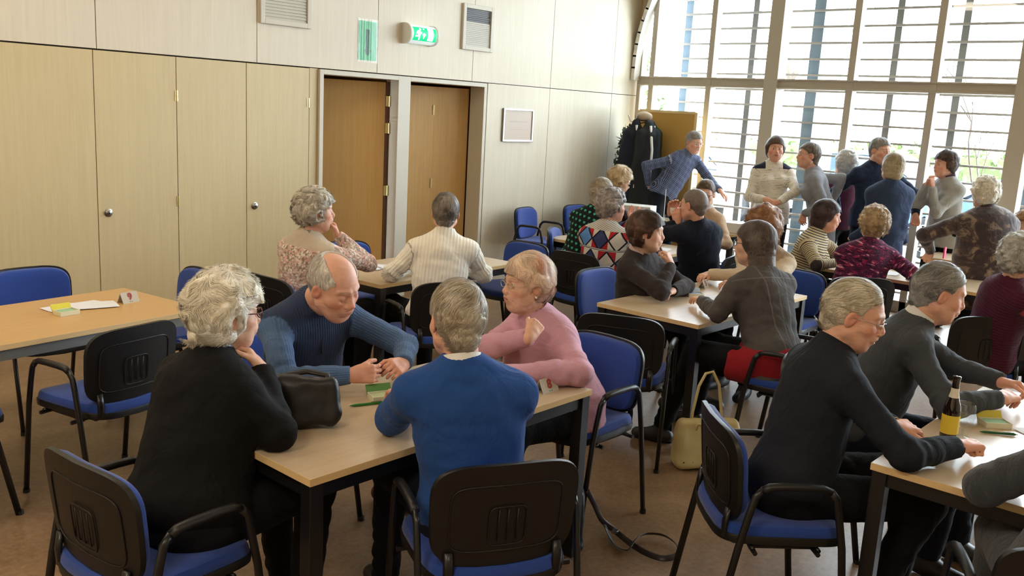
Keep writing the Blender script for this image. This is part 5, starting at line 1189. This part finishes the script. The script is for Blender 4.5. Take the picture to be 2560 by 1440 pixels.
# black handbag on the centre table
leath = plain('black_leather', lin(16, 15, 16), .45, 0, .5, 60)
def bag_shape(w, d, h, name, mat, parent, top=.7, sag=.1, seed=1):
    s = SDF()
    def fn(P):
        t = np.clip(P[:, 2]/h, 0, 1); sx = w/2*(1-(1-.92)*t)*(1+.06*np.sin(t*3)); sy = d/2*(1-(1-top)*t)
        q = np.stack([np.abs(P[:, 0])-sx+.03, np.abs(P[:, 1])-sy+.03, np.abs(P[:, 2]-h/2)-h/2+.03], 1)
        return np.linalg.norm(np.maximum(q, 0), axis=1)+np.minimum(q.max(1), 0)-.03+.012*vn(P, 9, seed)+.005*vn(P, 24, seed+2)+sag*t*np.cos(P[:, 0]*8)*.04
    s.add(fn, np.array((-w/2-.02, -d/2-.02, -.02)), np.array((w/2+.02, d/2+.02, h+.03)))
    V, F = s.mesh(.007); V[:, 2] -= V[:, 2].min(); return mesh_obj(name, V, F, mat, parent)
t = thing('handbag', 'black leather handbag standing on the centre table beside the woman in black', 'handbag', (1.77, 2.47, .741), D2R(-40))
bag_shape(.24, .13, .17, 'bag_body', leath, t, .5)
b = MB(); b.tube([(-.08, 0, .15), (-.07, .035, .17), (0, .06, .176), (.07, .035, .17), (.08, 0, .15)], .008, 0, 8, flat=1.5); b.build('handle', leath, t, smooth=True)
b = MB(); b.tube([(-.09, 0, .165), (-.04, .004, .171), (.04, 0, .170), (.09, 0, .163)], .003, 0, 6); b.lathe([(0, 0), (.006, 0), (.006, .012), (0, .012)], (.095, 0, .158), 0, 8); b.build('zip', MT['steel'], t, smooth='auto')
# bag with a long strap on the floor
t = thing('shoulder_bag', 'black shoulder bag on the floor by the table leg, its strap trailing in a loop', 'handbag', (2.95, 2.16, 0), 0)
o = bag_shape(.16, .11, .27, 'bag_body', leath, t, .8, seed=4); o.rotation_euler = (0, 0, D2R(40))
sp_ = [(a_-2.95, b_-2.16, c_) for a_, b_, c_ in ((3.00, 2.13, .25), (3.05, 2.12, .17), (3.13, 2.13, .07), (3.182, 2.086, .014), (3.134, 1.966, .014), (3.111, 1.867, .016), (3.118, 1.792, .022), (3.182, 1.765, .026), (3.25, 1.81, .03), (3.285, 1.897, .03), (3.25, 1.955, .03), (3.19, 1.966, .034), (3.12, 1.95, .036), (3.06, 1.945, .02), (3.085, 2.03, .014), (3.14, 2.13, .06))]
V = []; F = []
P_s = []
for i in range(len(sp_)-1):
    for k in range(5):
        p0 = Vector(sp_[max(i-1, 0)]); p1 = Vector(sp_[i]); p2 = Vector(sp_[i+1]); p3 = Vector(sp_[min(i+2, len(sp_)-1)]); u = k/5
        P_s.append(.5*((2*p1)+(-p0+p2)*u+(2*p0-5*p1+4*p2-p3)*u*u+(-p0+3*p1-3*p2+p3)*u**3))
b = MB(); b.tube(P_s, .013, 0, 8, flat=.18); o = b.build('strap', plain('strap_leather', lin(38, 28, 26), .4), t, smooth=True)
b = MB(); b.box((.20, -.09, .03), (.03, .02, .012)); b.build('buckle', MT['steel'], t)
# cream tote on the floor
cr = plain('cream_leather', lin(206, 190, 140), .5, 0, .3, 50)
t = thing('tote_bag', 'cream leather tote bag with dark studs on the floor near the red tunic', 'handbag', (4.225, 2.235, 0), D2R(-38))
bag_shape(.36, .17, .27, 'bag_body', cr, t, .45, .3, 7)
for sy, hh in ((.035, .52), (-.04, .30)):
    b = MB(); b.tube([(-.085, sy, .22), (-.08, sy*1.1, .30 if hh > .4 else .26), (-.055, sy*1.3, hh*.85), (-.02, sy*1.5, hh*.98), (.02, sy*1.5, hh), (.06, sy*1.3, hh*.86), (.085, sy*1.1, .30 if hh > .4 else .26), (.09, sy, .22)], .0085, 0, 8); b.build('handle', cr, t, smooth=True)
b = MB()
for x in (-.15, -.10, .10, .15):
    for z in (.05, .13, .20): b.lathe([(0, -.003), (.005, -.002), (.005, .004), (0, .005)], (x, -.079+z*.18, z), 0, 8, Matrix.Rotation(PI/2, 3, 'X'))
b.build('studs', plain('bronze_stud', lin(70, 50, 34), .4, .7), t)
# beer bottle and glass
dk = NT('brown_bottle_glass'); dk.base(lin(34, 18, 8)).set(Roughness=.05, Specular_IOR_Level=.8); dk = dk.mat
t = thing('beer_bottle', 'dark brown beer bottle with white neck label and yellow label on the right-hand table', 'bottle', (3.46, .855, .74))
b = MB(); b.lathe([(0, 0), (.028, 0), (.0305, .004), (.0305, .12), (.028, .14), (.018, .17), (.0135, .19), (.0125, .235), (.0145, .238), (.0145, .248), (.011, .25), (0, .25)], n=32); b.build('glass_body', dk, t, smooth='auto')
b = MB(); b.lathe([(.0312, .035), (.0312, .105)], n=32); b.build('body_label', plain('yellow_label', lin(222, 196, 60), .5), t, smooth=True)
b = MB(); b.lathe([(.0185, .170), (.0142, .190), (.0138, .205)], n=28); b.build('neck_label', plain('white_label', lin(222, 216, 200), .5), t, smooth=True)
gk = NT('drinking_glass'); nt = gk.nt; nt.nodes.remove(gk.b); tr = gk.n('ShaderNodeBsdfTransparent'); gl_ = gk.n('ShaderNodeBsdfGlossy', i_Roughness=.03); fr_ = gk.n('ShaderNodeFresnel', i_IOR=1.12); mx = gk.n('ShaderNodeMixShader'); mx.inputs[0].default_value = .07; nt.links.new(tr.outputs[0], mx.inputs[1]); nt.links.new(gl_.outputs[0], mx.inputs[2]); nt.links.new(mx.outputs[0], nt.nodes['Material Output'].inputs[0]); tr.inputs[0].default_value = (.97, .98, .98, 1)
b = MB(); b.lathe([(0, 0), (.028, 0), (.028, .004), (.006, .008), (.005, .035), (.012, .042), (.032, .06), (.038, .085), (.036, .12), (.032, .135), (.0308, .135), (.0345, .12), (.0365, .085), (.031, .062), (0, .044)], n=36)
o = b.build('beer_glass', gk.mat, None, smooth='auto'); o.location = (3.545, .83, .74); tag(o, 'empty stemmed beer glass between the bottle and the fist on the right-hand table', 'glass')
# watch, rings, jewellery belong to people
pm = persons['polo']; Wl = pm['wl']; El = pm['EL']; dv = nrm(Wl-El); c = Wl-dv*.012-pm['O']; R = Vector(dv).to_track_quat('Z', 'Y').to_matrix()
b = MB(); b.lathe([(.030, -.010), (.033, -.010), (.033, .010), (.030, .010), (.030, -.010)], tuple(c), 0, 20, R); b.box(tuple(c+np.array((.0, .02, .028))), (.024, .024, .008)); b.build('wrist_watch', MT['brass'], pm['root'], smooth='auto')
pk = persons['pink']
for sx in (-1, 1): b = MB(); b.lathe([(.0, -.006), (.0045, -.004), (.006, 0), (.0045, .004), (0, .006)], tuple(pk['toW']((sx*.086, -.002, -.040))), 0, 12); b.build('pearl_earring', plain('pearl', lin(238, 232, 220), .2), pk['root'], smooth=True)
kn = persons['knit']; a2 = kn['At'][1]; N_ = kn['N']; sp__ = kn['At'][2]
b = MB(); p0 = N_+a2*.075-sp__*.03-kn['O']; p1 = N_+a2*.128-sp__*.17-kn['O']; b.bar(tuple(p0), tuple(p1), .028, .006); b.build('button_placket', plain('navy_placket', lin(34, 44, 64), .8), kn['root'], bevel=.002)
# cup held up by the navy man
nv = persons['navy']; t = thing('coffee_cup', 'white coffee cup with a spoon held up by the navy boucle man', 'cup', (nv['wl'][0]+.035, nv['wl'][1]+.055, nv['wl'][2]+.05))
b = MB(); b.lathe([(0, 0), (.024, 0), (.034, .02), (.040, .055), (.0405, .062), (.0375, .062), (.036, .05), (.03, .015), (0, .008)], n=28); b.build('cup_body', plain('cup_plastic', lin(232, 230, 226), .35), t, smooth='auto')
b = MB(); b.tube([(0, 0, .03), (.02, .01, .10)], .0025, 0, 6); b.build('spoon', MT['steel'], t)
# boxes, laptop and aerial on the window table
wb = plain('white_card', lin(224, 222, 220), .6)
t = thing('cardboard_box', 'long white box with a red diamond mark on the window table', 'box', (8.42, 5.62, .741), D2R(-72)); b = MB(); b.box((0, 0, .075), (.42, .26, .15)); b.build('carton', wb, t, bevel=.003)
b = MB(); b.prism([(-.03, .05), (0, .1), (.03, .05), (0, .02)], 1, -.132, -.1305); b.box((.15, -.1305, .075), (.012, .002, .05)); b.build('red_mark', plain('red_print', lin(176, 40, 50), .5), t)
t = thing('cardboard_box', 'plain low white box on the right end of the window table', 'box', (8.45, 4.44, .741), D2R(-80)); b = MB(); b.box((0, 0, .05), (.26, .20, .10)); b.build('carton', wb, t, bevel=.003)
t = thing('laptop', 'open grey laptop seen from behind on the window table', 'laptop', (8.56, 4.80, .741), D2R(-60)); b = MB(); b.box((0, .02, .009), (.34, .23, .018)); b.build('keyboard_base', MT['greymetal'], t, bevel=.004)
b = MB(); b.box((0, -.13, .12), (.34, .010, .23), 0, Matrix.Rotation(D2R(14), 3, 'X')); b.build('screen_lid', plain('laptop_lid', lin(165, 172, 182), .35, .4), t, bevel=.004)
t = thing('table_flag_pole', 'thin white pole in a small base standing on the window table', 'stand', (8.42, 5.24, .741)); b = MB(); b.lathe([(0, 0), (.04, 0), (.04, .012), (0, .014)]); b.build('foot', MT['steel'], t); b = MB(); b.lathe([(.004, .012), (.004, .36), (0, .362)], n=8); b.build('pole', MT['white'], t)
b = MB(); b.lathe([(0, 0), (.03, 0), (.035, .1), (.033, .1), (.028, .004)], n=24); o = b.build('drinking_glass', gk.mat, None, smooth='auto'); o.location = (8.33, 5.14, .741); tag(o, 'clear tumbler beside the white pole on the window table', 'glass')
b = MB(); b.box((0, 0, .05), (.05, .012, .1)); o = b.build('pink_card', plain('pink_print', lin(226, 70, 110), .6), None); o.location = (8.72, 2.42, .741); tag(o, 'bright pink card standing on the far white-topped table', 'card')

# pin board, coats and plant in the corner
t = thing('pin_board', 'tall tan pin board screen standing in the window corner behind the checked shirt', 'board', (9.40, 5.92, 0), D2R(-86))
b = MB(); b.box((0, 0, 1.06), (.74, .03, 1.72)); b.build('cork_panel', plain('cork', lin(196, 156, 84), .85, 0, .3, 120), t)
for sx in (-1, 1): b = MB(); b.box((sx*.385, 0, .97), (.035, .045, 1.94)); b.box((sx*.385, 0, .02), (.04, .34, .04)); b.build('upright', plain('board_edge', lin(222, 198, 150), .5), t, bevel=.003)
b = MB(); b.box((0, 0, 1.935), (.74, .04, .03)); b.build('top_rail', plain('board_edge2', lin(222, 198, 150), .5), t)
t = thing('coat_stand', 'coat stand hidden under dark coats in the window corner', 'coat stand', (9.10, 6.12, 0)); b = MB(); b.lathe([(0, 0), (.17, 0), (.17, .02), (.02, .03), (.016, 1.9), (0, 1.92)], n=16)
for k in range(4): a = k*PI/2+.4; b.tube([(0, 0, 1.78), (.1*math.cos(a), .1*math.sin(a), 1.8), (.13*math.cos(a), .13*math.sin(a), 1.87)], .008)
b.build('pole_and_hooks', MT['steel'], t, smooth='auto')
def coat(x, y, az, mat, lab, h=1.0, seed=1, w=.20, lining=None):
    s = SDF(); F_ = az3(az); L_ = np.array((-F_[1], F_[0], 0)); top = np.array((x, y, 1.78)); A3 = np.stack([L_, F_, (0, 0, 1.)])
    s.cone(top, top-np.array((0, 0, .12)), .05, .09, k=.05); s.cone(top-np.array((0, 0, .12)), top-np.array((0, 0, h)), .10, w, k=.05, flat=(F_, .45), cut=-.02)
    for sg in (-1, 1): s.cone(top+L_*sg*.10-np.array((0, 0, .12)), top+L_*sg*(w*.8)-np.array((0, 0, .66)), .055, .045, k=.04)
    V, Fc = s.mesh(.014, lambda P: .012*vn(P*np.array((1, 1, .25)), 16, seed)+.004*vn(P, 20, seed)); O_ = np.array((x, y, 0)); t_ = thing('hanging_coat', lab, 'coat', (x, y, 0), 0, 'coats on the stand'); mesh_obj('coat_body', V-O_, Fc, mat, t_)
    b_ = MB(); q = top+F_*.05-O_; b_.tube([tuple(q+np.array((0, 0, -.02))), tuple(q+F_*.04+L_*.02+np.array((0, 0, -.3))), tuple(q+F_*.06+L_*.01+np.array((0, 0, -.75)))], .022, 0, 8, flat=.5); b_.build('lining', lining or wb, t_, smooth=True)
coat(8.98, 6.08, -130, plain('dark_wool_coat', lin(28, 34, 48), .9), 'dark navy coat with pale lining hanging in the window corner', 1.05, 3)
coat(9.20, 6.0, -110, plain('green_coat', lin(30, 60, 52), .9), 'dark green coat hanging beside the pin board', .95, 5)
coat(9.05, 5.94, -120, plain('charcoal_coat', lin(36, 40, 44), .9), 'charcoal coat with a pale scarf, foremost on the coat stand', 1.0, 8)
s = SDF(); s.ell((0, 0, 0), (.11, .10, .06)); V, Fc = s.mesh(.01, lambda P: .006*vn(P, 14, 3)); o = mesh_obj('felt_hat', V, Fc, plain('tan_hat', lin(176, 156, 132), .8)); o.location = (9.10, 6.05, 1.86); tag(o, 'tan cap resting on top of the coats', 'hat')
t = thing('potted_fig', 'tall dark-leaved potted fig tree in the corner between the panelled wall and the window', 'plant', (9.28, 6.40, 0)); b = MB(); b.lathe([(0, 0), (.09, 0), (.12, .22), (.125, .22), (.115, .2), (0, .19)], n=20); b.build('pot', plain('plant_pot', lin(90, 84, 80), .6), t, smooth='auto')
b = MB()
for k in range(4): b.tube([(0, 0, .18), (.015*math.cos(k*1.6), .015*math.sin(k*1.6), .8), (.07*math.cos(k*1.6), .05*math.sin(k*1.6), 1.5)], [.012, .01, .005], 0, 6)
b.build('stem', barkm, t, smooth=True); blob_cloud('leaves', (-.0, -.03, 1.22), (.22, .12, .55), 900, .042, plain('fig_leaf', lin(38, 60, 40), .45), t, 6)
